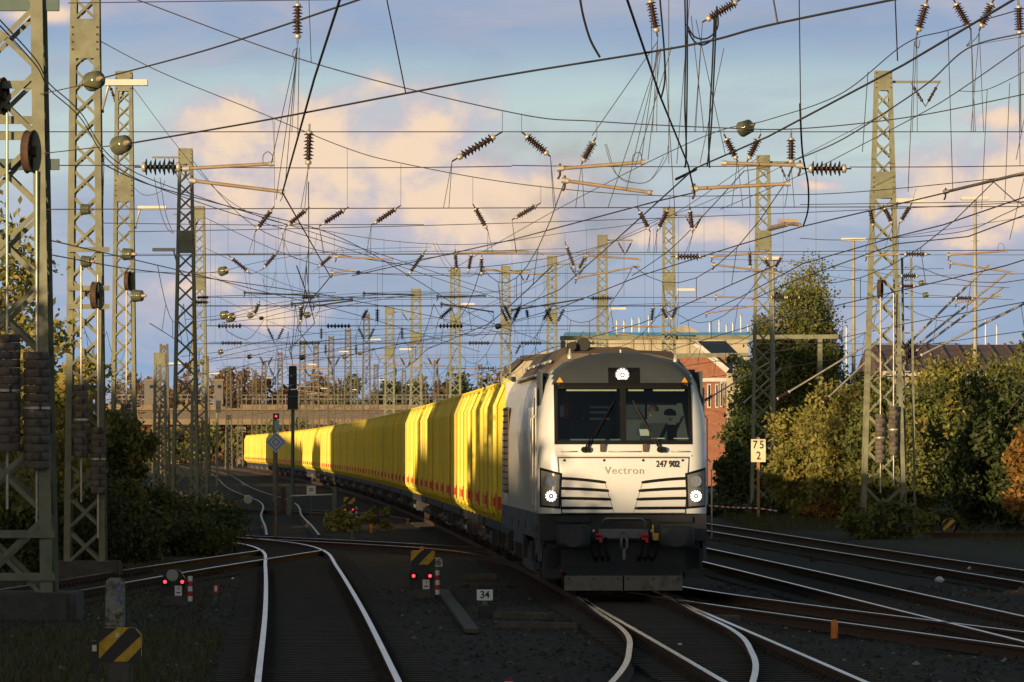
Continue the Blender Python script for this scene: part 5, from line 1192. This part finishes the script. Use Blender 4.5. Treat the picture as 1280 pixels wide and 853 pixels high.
for x, y, Y, mm, lb in ((1043, 787, 89, ORG, 'orange peg beside the crossing rails at lower right'), (527, 685, 155, ORG, 'orange brown peg behind the middle dwarf signal'), (464, 658, 200, ORG, 'orange block in front of the lit weeds'), (441, 666, 185, WOOD, 'brown wooden peg by the lit weeds')):
    small('track_peg', lb, 'peg', MB().lathe([(0, .05), (.22, .05), (.26, .03)], n=8), mm, Vector((P(x, 0, Y).x, Y, -.15)), 'pegs beside the tracks')
for (a, b, c_, w_, lb) in (((548, 722), (588, 778), 0, .20, 'grey concrete cable trough lid running toward the camera beside the middle dwarf signal'),):
    A = Vector((P(a[0], 0, 112).x, 118, -.1)); B = Vector((P(b[0], 0, 88).x, 92, -.1)); small('cable_trough', lb, 'cable trough', MB().bar(A - Vector((0, 0, .03)), B - Vector((0, 0, .03)), w_, .06), CONC2)
small('cable_trough', 'long low concrete trough crossing beside the plate numbered 34', 'cable trough', MB().bar((P(622, 0, 98).x, 99.5, -.10), (P(690, 0, 98).x, 98.8, -.10), .22, .10), CONC2)
small('cable_trough', 'thin second trough in front of the plate numbered 34', 'cable trough', MB().bar((P(625, 0, 94).x, 95, -.12), (P(725, 0, 94).x, 94.3, -.12), .16, .08), CONC2)
for px, py, w_, lb in ((240, 690, .9, 'pale box cover beside the left switch'), (410, 704, .6, 'pale slab between the foreground rails and the dwarf signal'), (330, 700, 1.1, 'low switch rod cover in the curve of the left track'), (905, 775, .5, 'grey slab beside the crossing rails right of the locomotive'), (600, 722, .7, 'low grey box beside the locomotive track')):
    Y = 2.6 * FP / (py - HY); small('switch_cover', lb, 'cover', MB().box((0, 0, 0), (w_, .4, .14)), CONC2, Vector((P(px, 0, Y).x, Y, -.1)), 'low covers beside the tracks', .02)
for px, py, w_, lb in ((1212, 711, .12, 'small white stone beside the far right rail'), (1174, 727, .22, 'crumpled blue white scrap on the ballast at right'), (921, 769, .08, 'tiny pale stone between the crossing rails'), (291, 723, .07, 'tiny pale stone by the left rail'), (850, 806, .08, 'pale stone in the foreground switch')):
    Y = 2.62 * FP / (py - HY); m = MB(); m.lathe([(0, w_ * .3), (w_ * .2, w_ * .5), (w_ * .5, w_ * .2), (w_ * .55, 0)], n=6); small('pale_stone', lb, 'debris', m, WHITE, Vector((P(px, 0, Y).x, Y, -.14)), 'pale bits on the ballast')
# barrier tape at right
r_ = tag(empty('barrier_chain', (0, 0, 0)), 'red and white chain on thin stakes beside the kilometre sign', 'barrier')
pts = [P(884, 632, 238), P(905, 634, 238), P(925, 635, 238), P(948, 636, 237), P(971, 639, 236)]
q = poly3(pts, 6)
for i in range(len(q) - 1): MB().tube([q[i], q[i + 1]], .035, 6).build('chain_band', WHITE if i % 2 else RED, r_)
for p_ in (P(933, 636, 237.6), P(940, 636, 237.3), P(959, 637, 236.6), P(966, 638, 236.3), P(971, 639, 236), P(890, 632, 238)): MB().tube([p_, Vector((p_.x, p_.y, -.15))], .022, 6).build('stake', RUST, r_)
r_ = tag(empty('small_lamp_post', (P(1137, 0, 215).x, 215, 0)), 'low grey post with a black lamp right of the tall right mast', 'lamp post'); z = P(0, 582, 215).z
MB().tube([(0, 0, -.1), (0, 0, z)], .045, 8).build('post', ALU, r_); MB().lathe([(-.1, .1), (.08, .12)], (0, 0, z), (0, 1, 0), 14).build('lamp_head', BLK, r_)
for x, lb in ((1036, 'left thin orange stake among the red brambles'), (1045, 'right thin orange stake among the red brambles')): small('stake', lb, 'stake', MB().tube([(0, 0, -.1), (0, .02, 1.0)], .035, 6), mat('orange_wood', (.45, .22, .10)), Vector((P(x, 0, 235).x, 235, -.1)), 'orange stakes')
# ------------------------------------------------------------------ buildings
def wallmat(name, col, kind=None, **k):
    m = mat(name, col, .85, 0, .12, .6, dirt=tuple(c * .7 for c in col), dscale=.3, **k); return m
BRICK = bpy.data.materials.new('red_brick'); BRICK.use_nodes = True; t = NT(BRICK.node_tree); p = t.n['Principled BSDF']; p.inputs['Roughness'].default_value = .85
tc = t.n.new('ShaderNodeTexCoord').outputs['Object']; sx_ = t.n.new('ShaderNodeSeparateXYZ'); t.l.new(tc, sx_.inputs[0]); br_ = t.n.new('ShaderNodeTexBrick'); t.l.new(t.comb(t.m('ADD', sx_.outputs[0], sx_.outputs[1]), sx_.outputs[2]), br_.inputs['Vector'])
br_.inputs['Scale'].default_value = 3; br_.inputs['Color1'].default_value = (.38, .13, .065, 1); br_.inputs['Color2'].default_value = (.29, .09, .05, 1); br_.inputs['Mortar'].default_value = (.35, .25, .18, 1); br_.inputs['Mortar Size'].default_value = .02; t.l.new(br_.outputs[0], p.inputs['Base Color'])
BEIGE = wallmat('beige_cladding', (.50, .43, .30)); GLZ = mat('dark_window', (.02, .03, .04), .1, 0, 0); STONE = wallmat('beige_stone', (.42, .36, .27)); FRAMEW = mat('window_frame_white', (.65, .62, .56), .5)
r_ = tag(empty('brick_building', (0, 0, 0)), 'red brick gabled building with tall white framed windows right of the locomotive', 'building')
Y = 420; s = Y / FP
X0, X1 = P(850, 0, Y).x, P(908, 0, Y).x; ze, zr = P(0, 447, Y).z, P(0, 432, Y).z
m = MB(); m.box(((X0 + X1) / 2, Y + 8, ze / 2), (X1 - X0, 16, ze)); m.build('wall', BRICK, r_)
m = MB(); v = [(X0 - 1, Y - .6, P(0, 424, Y).z), (X1 + .6, Y - .6, P(0, 463, Y).z)]
a = Vector((P(868, 0, Y).x, Y - .5, P(0, 427, Y).z)); b = Vector((P(909, 0, Y).x, Y - .5, P(0, 462, Y).z))
m.add([a, b, b + Vector((2.6, 17, 0)), a + Vector((2.6, 17, .3)), a - Vector((0, 0, .25)), b - Vector((0, 0, .25)), b + Vector((2.6, 17, -.25)), a + Vector((2.6, 17, .05))], [(0, 1, 2, 3), (4, 7, 6, 5), (0, 4, 5, 1), (1, 5, 6, 2), (2, 6, 7, 3), (3, 7, 4, 0)]); rf = m.build('roof', mat('slate_roof', (.07, .06, .06), .7, 0, .2, 2), r_)
MB().bar(a + Vector((0, -.1, -.1)), b + Vector((0, -.1, -.1)), .12, .35).build('gable_board', FRAMEW, rf)
for x0, x1, y0, y1 in ((884, 889, 480, 510), (894, 898, 480, 510), (900, 903, 478, 509), (905, 907, 478, 500)):
    o = MB().box((P((x0 + x1) / 2, 0, Y).x, Y - .03, P(0, (y0 + y1) / 2, Y).z), ((x1 - x0) * s, .1, (y1 - y0) * s)).build('window', FRAMEW, r_); MB().box((P((x0 + x1) / 2, 0, Y).x, Y - .09, P(0, (y0 + y1) / 2, Y).z), ((x1 - x0) * s * .45, .04, (y1 - y0) * s * .9)).build('pane', GLZ, o)
m = MB(); m.box((P(893, 0, Y).x, Y - .1, P(0, 475, Y).z), (30 * s, .2, .25)); m.build('cornice', FRAMEW, r_)
r_ = tag(empty('hall'), 'large beige hall with a blue roof edge behind the locomotive', 'building'); Y = 520; s = Y / FP
m = MB(); m.box((P(820, 0, Y).x, Y + 25, P(0, 421, Y).z / 2), ((935 - 705) * s, 50, P(0, 421, Y).z)); m.build('wall', BEIGE, r_)
m = MB(); m.box((P(825, 0, Y).x, Y + 24.6, P(0, 418.5, Y).z), (238 * s, 52, 5 * s)); m.build('roof_edge', mat('roof_blue', (.03, .16, .32), .5), r_)
m = MB(); m.prism([(P(826, 0, Y).x, P(0, 416, Y).z), (P(858, 0, Y).x, P(0, 405, Y).z), (P(882, 0, Y).x, P(0, 416, Y).z)], Y + 5, Y + 25); m.build('roof', STONE, r_)
m = MB()
for x in (790, 812, 860, 905): m.box((P(x, 0, Y).x, Y - .05, P(0, 440, Y).z), (.25, .1, 2.2))
m.build('pilaster', STONE, r_)
fl = 0
for x, y in ((771, 402), (780, 403), (790, 400), (799, 399), (811, 397), (887, 405), (899, 402), (908, 408), (916, 405), (926, 396), (935, 408), (1058, 410), (1232, 402), (1246, 408), (1120, 408)):
    fl += 1; q = tag(empty('flagpole', (P(x, 0, 640).x, 640, 0)), f'thin white pole rising behind the hall roof, {ordw(fl)} from the left', 'pole', 'white poles behind the hall'); zt = P(0, y, 640).z
    MB().tube([(0, 0, 0), (0, 0, zt)], [.14, .07], 8).build('shaft', WHITE, q); MB().lathe([(0, .1), (.1, .14), (.22, .06), (.25, 0)], (0, 0, zt), n=8).build('finial', ALU, q)
ps = sorted([o for o in C.objects if o.name.startswith('flagpole')], key=lambda o: o.location.x)
for i, o in enumerate(ps): o['label'] = f'thin white pole rising behind the roofs, {ordw(i + 1)} from the left'
r_ = tag(empty('shed'), 'long low building with ribbed brown roof behind the right-hand bushes', 'building'); Y = 380; s = Y / FP
za, zb = P(0, 464, Y).z, P(0, 431, Y + 14).z; xa, xb = P(1110, 0, Y).x, P(1330, 0, Y).x
m = MB(); m.box(((xa + xb) / 2, Y + 14, za / 2), (xb - xa, 27, za)); m.build('wall', STONE, r_)
m = MB(); m.add([(xa - .5, Y, za), (xb, Y, za), (xb, Y + 14, zb), (xa - .5, Y + 14, zb), (xb, Y + 28, za), (xa - .5, Y + 28, za), (xa - .5, Y, za - .2), (xb, Y, za - .2)], [(0, 1, 2, 3), (3, 2, 4, 5), (0, 6, 7, 1), (0, 3, 5)]); rf = m.build('roof', mat('brown_metal_roof', (.19, .11, .085), .6, .1, .2, .5, dirt=(.10, .06, .05), dscale=.6), r_)
m = MB(); x = xa
while x < xb: m.bar((x, Y, za + .03), (x, Y + 14, zb + .03), .10, .14); x += 1.0
m.build('roof_seam', mat('brown_metal_roof', (.19, .11, .085)), rf)
MB().box(((xa + xb) / 2, Y - .1, za - .15), (xb - xa + .6, .15, .28)).build('gutter', ALU, r_)
r_ = tag(empty('far_building'), 'beige stone building with a dark roof edge left of the locomotive exhaust', 'building'); Y = 640
x0, x1 = P(628, 0, Y).x, P(712, 0, Y).x; z1 = P(0, 446, Y).z
m = MB(); m.prism([(x0, 0), (x1, 0), (x1, z1 + .5), (P(690, 0, Y).x, z1 + .6), (P(655, 0, Y).x, z1 + .1), (x0 + .8, P(0, 462, Y).z), (x0, P(0, 470, Y).z)], Y, Y + 20); m.build('wall', BEIGE, r_)
m = MB(); m.bar((x0, Y - .2, P(0, 470, Y).z), (P(650, 0, Y).x, Y - .2, P(0, 449, Y).z), .4, .5); m.bar((P(650, 0, Y).x, Y - .2, P(0, 448, Y).z), (x1, Y - .2, P(0, 443, Y).z), .4, .5); m.build('roof_edge', mat('slate_roof', (.07, .06, .06)), r_)
m = MB()
for x in (640, 655, 670): m.box((P(x, 0, Y).x, Y - .05, P(0, 478, Y).z), (.7, .1, 1.1))
m.build('window', GLZ, r_)
# bridge across the yard
r_ = tag(empty('road_bridge'), 'long concrete road bridge crossing the whole yard behind the yellow train', 'bridge'); Y = 980; s = Y / FP
DECK = wallmat('bridge_concrete', (.26, .19, .12)); X0, X1 = P(120, 0, Y).x, P(720, 0, Y).x
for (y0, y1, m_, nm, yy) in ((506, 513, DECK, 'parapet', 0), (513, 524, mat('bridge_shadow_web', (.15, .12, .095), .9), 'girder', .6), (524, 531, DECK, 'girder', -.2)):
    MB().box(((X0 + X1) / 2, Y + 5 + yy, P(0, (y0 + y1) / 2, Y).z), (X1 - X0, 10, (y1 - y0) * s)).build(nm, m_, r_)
m = MB(); x = X0
while x < X1: m.bar((x, Y + .2, P(0, 507, Y).z), (x, Y + .2, P(0, 494, Y).z), .10); x += 1.0
for y in (494, 499): m.bar((X0, Y + .2, P(0, y, Y).z), (X1, Y + .2, P(0, y, Y).z), .12)
m.build('railing', mat('railing_grey', (.22, .20, .19), .6), r_)
for px in (150, 216, 300, 372, 440, 520, 600, 680):
    MB().box((P(px, 0, Y).x, Y + 5, P(0, 531, Y).z / 2), (1.6, 5, P(0, 531, Y).z)).build('pier', DECK, r_)
for px, py, w_, lb in ((273, 476, 11, 'grey square tower standing on the bridge left of the train end'), (190, 476, 20, 'grey box tower on the bridge behind the short frame mast')):
    q = tag(empty('bridge_tower', (P(px, 0, 975).x, 975, 0)), lb, 'tower'); zt, zb_ = P(0, py, 975).z, P(0, 506, 975).z
    MB().box((0, 2, (zt + zb_) / 2), (w_ * s, 2.5, zt - zb_)).build('wall', mat('tower_grey', (.17, .15, .14), .8), q); MB().box((0, 2, zt + .1), (w_ * s + .3, 2.8, .25)).build('roof', DECK, q); MB().box((.1, .7, zt - .9), (w_ * s * .4, .1, .5)).build('window', GLZ, q)
# parked car glimpsed under the bridge
# ------------------------------------------------------------------ unseen blocks left of the yard, added and sized to keep low sun off
def block(x0, x1, y0, y1, h, lb, name='blocker', steps=()):
    r_ = tag(empty(name), lb, 'building'); MB().box(((x0 + x1) / 2, (y0 + y1) / 2, h / 2), (x1 - x0, y1 - y0, h)).build('wall', BRICK if 'brick' in lb else BEIGE, r_)
    m = MB(); m.box(((x0 + x1) / 2, (y0 + y1) / 2, h + .15), (x1 - x0 + .6, y1 - y0 + .6, .3)); m.build('roof', mat('slate_roof', (.07, .06, .06)), r_)
    for (yy, hh, ww) in steps: MB().box(((x0 + x1) / 2, yy, h + hh / 2), (3, ww, hh)).build('chimney', BRICK, r_)
    m = MB(); y = y0 + 3
    while y < y1 - 2: m.box((x1 + .02, y, 2.2), (.1, 1.6, 1.4)); m.box((x1 + .02, y, 5.6), (.1, 1.6, 1.4)); y += 4
    m.build('window', GLZ, r_)
SHADE = [(-120, 9, 13.6), (10, 40, 11.7), (42, 60, 12.2), (61, 78, 10.6), (79, 105, 14.2), (107, 122, 12.3), (124, 136, 9.0), (138, 180, 21), (182, 195, 14.5), (196, 214, 22.5), (215, 300, 14.5), (302, 330, 11.5), (332, 352, 13.5), (354, 380, 9.5), (382, 520, 14.0)]
for i, (a, b, h) in enumerate(SHADE):
    x = -48 - .06 * max(0, (a + b) / 2 - 60)
    block(x - 4, x, a, b, h, f'long {"brick" if i % 2 else "beige"} warehouse added unseen to shade the yard from the left, {ordw(i + 1)} of the row')
# ------------------------------------------------------------------ vegetation
def leafmat(name, c1, c2, c3=None, trans=.25):
    m = bpy.data.materials.new(name); m.use_nodes = True; t = NT(m.node_tree); p = t.n['Principled BSDF']
    p.inputs['Roughness'].default_value = .55; p.inputs['Specular IOR Level'].default_value = .3
    at = t.n.new('ShaderNodeAttribute'); at.attribute_name = 'rnd'; f = at.outputs['Fac']
    c = t.mix(t.ss(f, .0, .85), c1, c2)
    if c3: c = t.mix(t.ss(f, .86, .9), c, c3)
    t.l.new(c, p.inputs['Base Color']); tr = t.n.new('ShaderNodeBsdfTranslucent'); t.l.new(c, tr.inputs[0])
    mx = t.n.new('ShaderNodeMixShader'); mx.inputs[0].default_value = trans; o = t.n['Material Output']
    t.l.new(p.outputs[0], mx.inputs[1]); t.l.new(tr.outputs[0], mx.inputs[2]); t.l.new(mx.outputs[0], o.inputs[0]); return m
LG = leafmat('leaf_green', (.09, .11, .03), (.22, .23, .06), (.30, .22, .06))
LY_ = leafmat('leaf_yellow_green', (.15, .155, .035), (.38, .34, .09), (.44, .28, .08))
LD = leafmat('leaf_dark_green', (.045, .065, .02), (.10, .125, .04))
LO = leafmat('leaf_orange', (.20, .12, .03), (.42, .22, .055), (.40, .12, .04))
LR = leafmat('leaf_brown_autumn', (.14, .085, .04), (.25, .15, .07), (.30, .20, .05))
BARK = mat('bark', (.10, .08, .06), .9, 0, .3, 6, .4, 20)
def leaves(name, parent, c, rad, n, size, m_, seed, clumps=40, droop=0.0, asp=1.9, shell=.55, clump_r=.22, zmin=-.1):
    g_ = np.random.default_rng(seed); c = np.array(c, float); rad = np.array(rad, float)
    d = g_.normal(size=(clumps, 3)); d /= np.linalg.norm(d, axis=1)[:, None]
    rr = shell + (1 - shell) * g_.random(clumps) ** .6; cc = c + d * rr[:, None] * rad * (.68 + .48 * g_.random((clumps, 1)))
    cr = clump_r * rad.mean() * (.55 + .9 * g_.random(clumps)); w_ = cr ** 2; idx = g_.choice(clumps, n, p=w_ / w_.sum())
    dd = g_.normal(size=(n, 3)); dd /= np.linalg.norm(dd, axis=1)[:, None]
    pts = cc[idx] + dd * (cr[idx] * g_.random(n) ** .45 * (1 + .25 * g_.normal(size=n)))[:, None]; pts[:, 2] -= droop * g_.random(n) * cr[idx]
    pts = pts[pts[:, 2] > zmin]; n = len(pts)
    a = g_.normal(size=(n, 3)); a[:, 2] -= .4; a /= np.linalg.norm(a, axis=1)[:, None]; b = np.cross(a, g_.normal(size=(n, 3))); b /= np.linalg.norm(b, axis=1)[:, None]
    s = size * (.45 + 1.1 * g_.random(n))[:, None]; nn = np.cross(a, b)
    v = np.stack([pts - a * s * asp / 2, pts + b * s / 2 + nn * s * .12, pts + a * s * asp / 2, pts - b * s / 2 + nn * s * .12], 1).reshape(-1, 3)
    me = bpy.data.meshes.new(name); me.vertices.add(4 * n); me.vertices.foreach_set('co', v.astype(np.float32).ravel()); me.loops.add(4 * n); me.loops.foreach_set('vertex_index', np.arange(4 * n, dtype=np.int32)); me.polygons.add(n); me.polygons.foreach_set('loop_start', np.arange(0, 4 * n, 4, dtype=np.int32))
    at = me.attributes.new('rnd', 'FLOAT', 'FACE'); cl = g_.random(clumps); at.data.foreach_set('value', (.55 * cl[idx[:n]] + .45 * g_.random(n)).astype(np.float32))
    me.update(); me.materials.append(m_); o = bpy.data.objects.new(name, me); link(o); o.parent = parent; return o
def tree(name, label, x, y, H, rx, crown_z, rz, n, size, m_, seed, clumps=40, trunk=True, group=None, tr=.16, ry=None, lean=0, **k):
    r_ = tag(empty(name, (x, y, -.1)), label, 'bush' if 'bush' in name else 'tree', group); q = random.Random(seed)
    leaves('crown', r_, (lean, 0, crown_z), (rx, ry or rx, rz), n, size, m_, seed, clumps, **k)
    m = MB(); m.tube([(0, 0, -.1), (lean * .3, .05, H * .3), (lean * .7, 0, H * .6), (lean, 0, H * .93)], [tr, tr * .8, tr * .5, tr * .12], 8); tk = m.build('trunk', BARK, r_)
    m = MB()
    for i in range(12):
        z = H * q.uniform(.15, .75); a = q.uniform(0, 6.28); L = rx * q.uniform(.5, .9)
        m.tube([(lean * z / H, 0, z), (lean * z / H + math.cos(a) * L * .5, math.sin(a) * L * .5, z + L * .35), (lean * z / H + math.cos(a) * L, math.sin(a) * L, z + L * .8)], [tr * .35, tr * .22, tr * .08], 5)
    m.build('branch', BARK, tk); return r_
def W2(px, Y): return (px - 640) * Y / FP
# right side: band of bushes
RB = [(1025, 246, 4.3, 1.9, LY_, 'olive yellow bush directly right of the kilometre sign'), (1068, 232, 5.0, 2.0, LY_, 'sunlit yellow green bush left of the tall right mast'), (1150, 214, 4.9, 2.3, LG, 'green bush right of the tall mast, behind the small lamp post'), (1200, 224, 6.1, 2.4, LY_, 'highest yellow green bush at right under the slim yard lamp'),
      (1240, 200, 4.5, 2.0, LD, 'dark green bush in front of the yellow green one near the right edge'), (1290, 218, 6.0, 2.5, LG, 'green bush cut by the right edge, upper one'), (1115, 240, 5.2, 2.2, LG, 'green bush behind the tall right-hand mast'), (1000, 262, 3.2, 1.3, LG, 'low green bush between the kilometre sign and the tall mast')]
for i, (px, Y, H, rr, mm, lb) in enumerate(RB): tree('bush', lb, W2(px, Y), Y, H, rr, H * .50, H * .50, 20000, .095, mm, 100 + i, 80, tr=.08, group='bushes along the right side', shell=.4, clump_r=.22)
tree('bush', 'orange leaved bush at the right edge', W2(1312, 185), 185, 3.4, 1.35, 1.8, 1.75, 9000, .085, LO, 131, 40, tr=.06)
tree('tall_tree', 'tall tree with a pointed yellow green top behind the sign mast', W2(995, 330), 330, 12.5, 2.4, 6.8, 5.2, 48000, .095, LG, 140, 110, shell=.3, clump_r=.20, droop=.8)
q = tree('tall_tree', 'slim upright tree top sticking out just beside the tall tree', W2(1012, 336), 336, 13.0, 1.25, 8.4, 4.1, 15000, .09, LY_, 141, 50, shell=.2, clump_r=.42)
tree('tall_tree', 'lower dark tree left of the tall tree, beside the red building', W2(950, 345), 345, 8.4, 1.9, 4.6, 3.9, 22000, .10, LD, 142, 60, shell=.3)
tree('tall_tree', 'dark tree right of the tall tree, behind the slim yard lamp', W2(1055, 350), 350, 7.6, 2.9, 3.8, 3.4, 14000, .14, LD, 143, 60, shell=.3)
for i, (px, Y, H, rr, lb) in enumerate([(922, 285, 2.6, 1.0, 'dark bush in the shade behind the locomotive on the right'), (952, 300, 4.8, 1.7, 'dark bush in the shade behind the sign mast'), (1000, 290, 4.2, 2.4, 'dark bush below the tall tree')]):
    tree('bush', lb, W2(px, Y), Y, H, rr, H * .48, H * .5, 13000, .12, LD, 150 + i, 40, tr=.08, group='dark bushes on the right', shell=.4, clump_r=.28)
for i, (px, Y, H, rr, mm, lb) in enumerate([(1085, 188, .95, .75, LG, 'low weeds at the foot of the tall right mast, left side'), (1118, 189, 1.15, .7, LG, 'low weeds in front of the tall right mast foot'), (1042, 232, .55, .8, mat_r if False else LO, 'red brown brambles beside the orange stakes'), (1012, 234, .9, .6, LY_, 'small yellow flowering weeds left of the orange stakes'), (1152, 200, .7, .5, LY_, 'small weeds with yellow tips right of the tall mast'), (900, 246, .7, 1.0, LD, 'low weeds behind the red and white chain'), (965, 246, .6, 1.0, LD, 'low weeds at the foot of the sign mast')]):
    tree('bush', lb, W2(px, Y), Y, H, rr, H * .4, H * .55, 1500, .10, mm, 170 + i, 20, tr=.02, group='weeds on the right', clump_r=.35)
# left side: trees behind the first masts and dark thicket
LB = [(-30, 118, 7.4, 1.8, LY_, 'leafy tree with yellowing leaves behind the left edge mast'), (60, 134, 5.4, 1.2, LY_, 'slender tree with golden leaves between the first two masts'), (30, 150, 5.2, 1.9, LG, 'green tree low behind the counterweights'), (150, 152, 3.6, .8, LG, 'small tree with sparse twigs right of the second mast'), (165, 158, 1.5, 1.0, LD, 'dark bush below the small sparse tree'),
      (100, 150, 1.9, 1.2, LD, 'dark bush behind the second mast')]
for i, (px, Y, H, rr, mm, lb) in enumerate(LB): tree('bush' if 'bush' in lb else 'leafy_tree', lb, W2(px, Y), Y, H, rr, H * .58, H * .44, int(6500 + 2500 * rr), .075, mm, 200 + i, 44, tr=.07, group='trees and bushes at the left', shell=.35, clump_r=.24)
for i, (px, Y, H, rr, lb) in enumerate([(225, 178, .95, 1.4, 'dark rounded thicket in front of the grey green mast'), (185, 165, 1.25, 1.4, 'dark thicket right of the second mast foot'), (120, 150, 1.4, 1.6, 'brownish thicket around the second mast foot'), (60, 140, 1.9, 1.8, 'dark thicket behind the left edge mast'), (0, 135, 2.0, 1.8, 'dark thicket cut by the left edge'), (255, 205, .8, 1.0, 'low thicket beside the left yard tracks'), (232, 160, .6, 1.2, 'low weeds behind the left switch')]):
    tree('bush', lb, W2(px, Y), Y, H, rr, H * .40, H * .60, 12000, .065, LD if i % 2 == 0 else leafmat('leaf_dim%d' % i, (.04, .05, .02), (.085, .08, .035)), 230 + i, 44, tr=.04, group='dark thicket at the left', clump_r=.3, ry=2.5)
tree('bush', 'bright yellow green weeds lit by the sun behind the foreground switch', W2(430, 205), 205, .45, .75, .2, .27, 900, .085, LY_, 260, 22, tr=.015, clump_r=.35)
tree('bush', 'small yellow green weeds beside the distant dwarf signal', W2(472, 205), 205, .75, .35, .35, .4, 400, .08, LY_, 261, 12, tr=.012, clump_r=.4)
# far trees
ft = []
for i in range(26):
    px = 150 + i * 19.5 + rngf.uniform(-8, 8); Y = rngf.uniform(1030, 1090); yt = 466 + rngf.uniform(-6, 8) if px > 400 else 474 + rngf.uniform(-8, 10)
    if 285 < px < 345: yt = 462
    H = P(0, yt, Y).z; mm = LR if (px < 420 or i % 4 == 0) else LD
    q = tree('far_tree', 'x', W2(px, Y), Y, H, 2.6, H * .55, H * .47, 1700, .42, mm, 300 + i, 26, tr=.2, group='trees behind the bridge', shell=.3, clump_r=.34); ft.append((px, q))
for i in range(12):
    px = 170 + i * 42 + rngf.uniform(-10, 10); Y = rngf.uniform(900, 960); H = P(0, 528 + rngf.uniform(-8, 8), Y).z
    q = tree('far_tree', 'x', W2(px, Y), Y, H, 2.6, H * .5, H * .5, 1200, .32, LR if px > 380 else LG, 340 + i, 24, tr=.15, group='trees behind the bridge', shell=.3, clump_r=.34); ft.append((px, q))
for i, (px, q) in enumerate(sorted(ft, key=lambda a: a[0])): tag(q, f'distant autumn tree by the bridge, {ordw(i + 1)} from the left of the far trees')
# hedge of far vegetation closing the horizon
g_ = MB(); o = leaves('distant_wood', None, (0, 0, 0), (1, 1, 1), 10, .1, LD, 1); bpy.data.objects.remove(o)
gg = np.random.default_rng(9); 
o = leaves('distant_wood', None, (0, 1180, 2.5), (120, 20, 4.5), 26000, .8, LR, 401, 260, shell=.05, clump_r=.06, zmin=0)
tag(o, 'brown wood closing the view behind the bridge', 'wood', kind='stuff')
# grass tufts on the verges
def grass(name, label, boxes, n, seed, h=.22):
    g_ = np.random.default_rng(seed); V = []; F = []
    for (x0, x1, y0, y1, k) in boxes:
        for _ in range(int(n * k)):
            x = g_.uniform(x0, x1); y = g_.uniform(y0, y1); x -= .035 * (y - 68) if x0 < 0 else 0
            a = g_.uniform(0, 6.28); hh = h * g_.uniform(.4, 1.2); dx, dy = math.cos(a) * .012, math.sin(a) * .012; lx, ly = g_.normal(0, .06, 2)
            b = len(V); V += [(x - dx, y - dy, -.2), (x + dx, y + dy, -.2), (x + lx, y + ly, -.2 + hh)]; F.append((b, b + 1, b + 2))
    me = bpy.data.meshes.new(name); me.from_pydata(V, [], F); me.materials.append(leafmat(name + '_blade', (.05, .055, .02), (.12, .11, .045))); at = me.attributes.new('rnd', 'FLOAT', 'FACE'); at.data.foreach_set('value', g_.random(len(F)).astype(np.float32))
    o = bpy.data.objects.new(name, me); link(o); tag(o, label, 'grass', kind='stuff')
grass('grass', 'short dim grass on the verge at the lower left', [(-7, -3.3, 66, 92, 1), (-9, -3.6, 92, 150, .6)], 9000, 5, .16)
grass('weed_tufts', 'scattered dry weed tufts growing in the dark ballast', [(-8 + 1.7 * k * 1.0, -7.6 + 1.7 * k, 63 + (k * 37) % 50, 64 + (k * 37) % 50, .02) for k in range(11)] + [(-6 + 1.3 * k, -5.8 + 1.3 * k, 70 + (k * 53) % 90, 71 + (k * 53) % 90, .02) for k in range(14)], 3000, 8, .14)
grass('dry_grass', 'dim grass along the far side of the right-hand tracks', [(13.2, 24, 120, 250, 1), (7.8, 15, 205, 262, 1)], 9000, 6, .30)
for i, (x, y, H, rr) in enumerate([(-15.5, 86, 7.2, 3.0), (-16.5, 79.5, 5.2, 2.2), (-19, 101, 6.2, 2.2)]):  # out-of-view trees added as shade casters for the left masts
    tree('leafy_tree', f'unseen leafy tree added beyond the left edge to shade the masts, {ordw(i + 1)} of three', x, y, H, rr, H * .55, H * .46, 5000, .16, LG, 500 + i, 40, tr=.12, shell=.2, clump_r=.35)
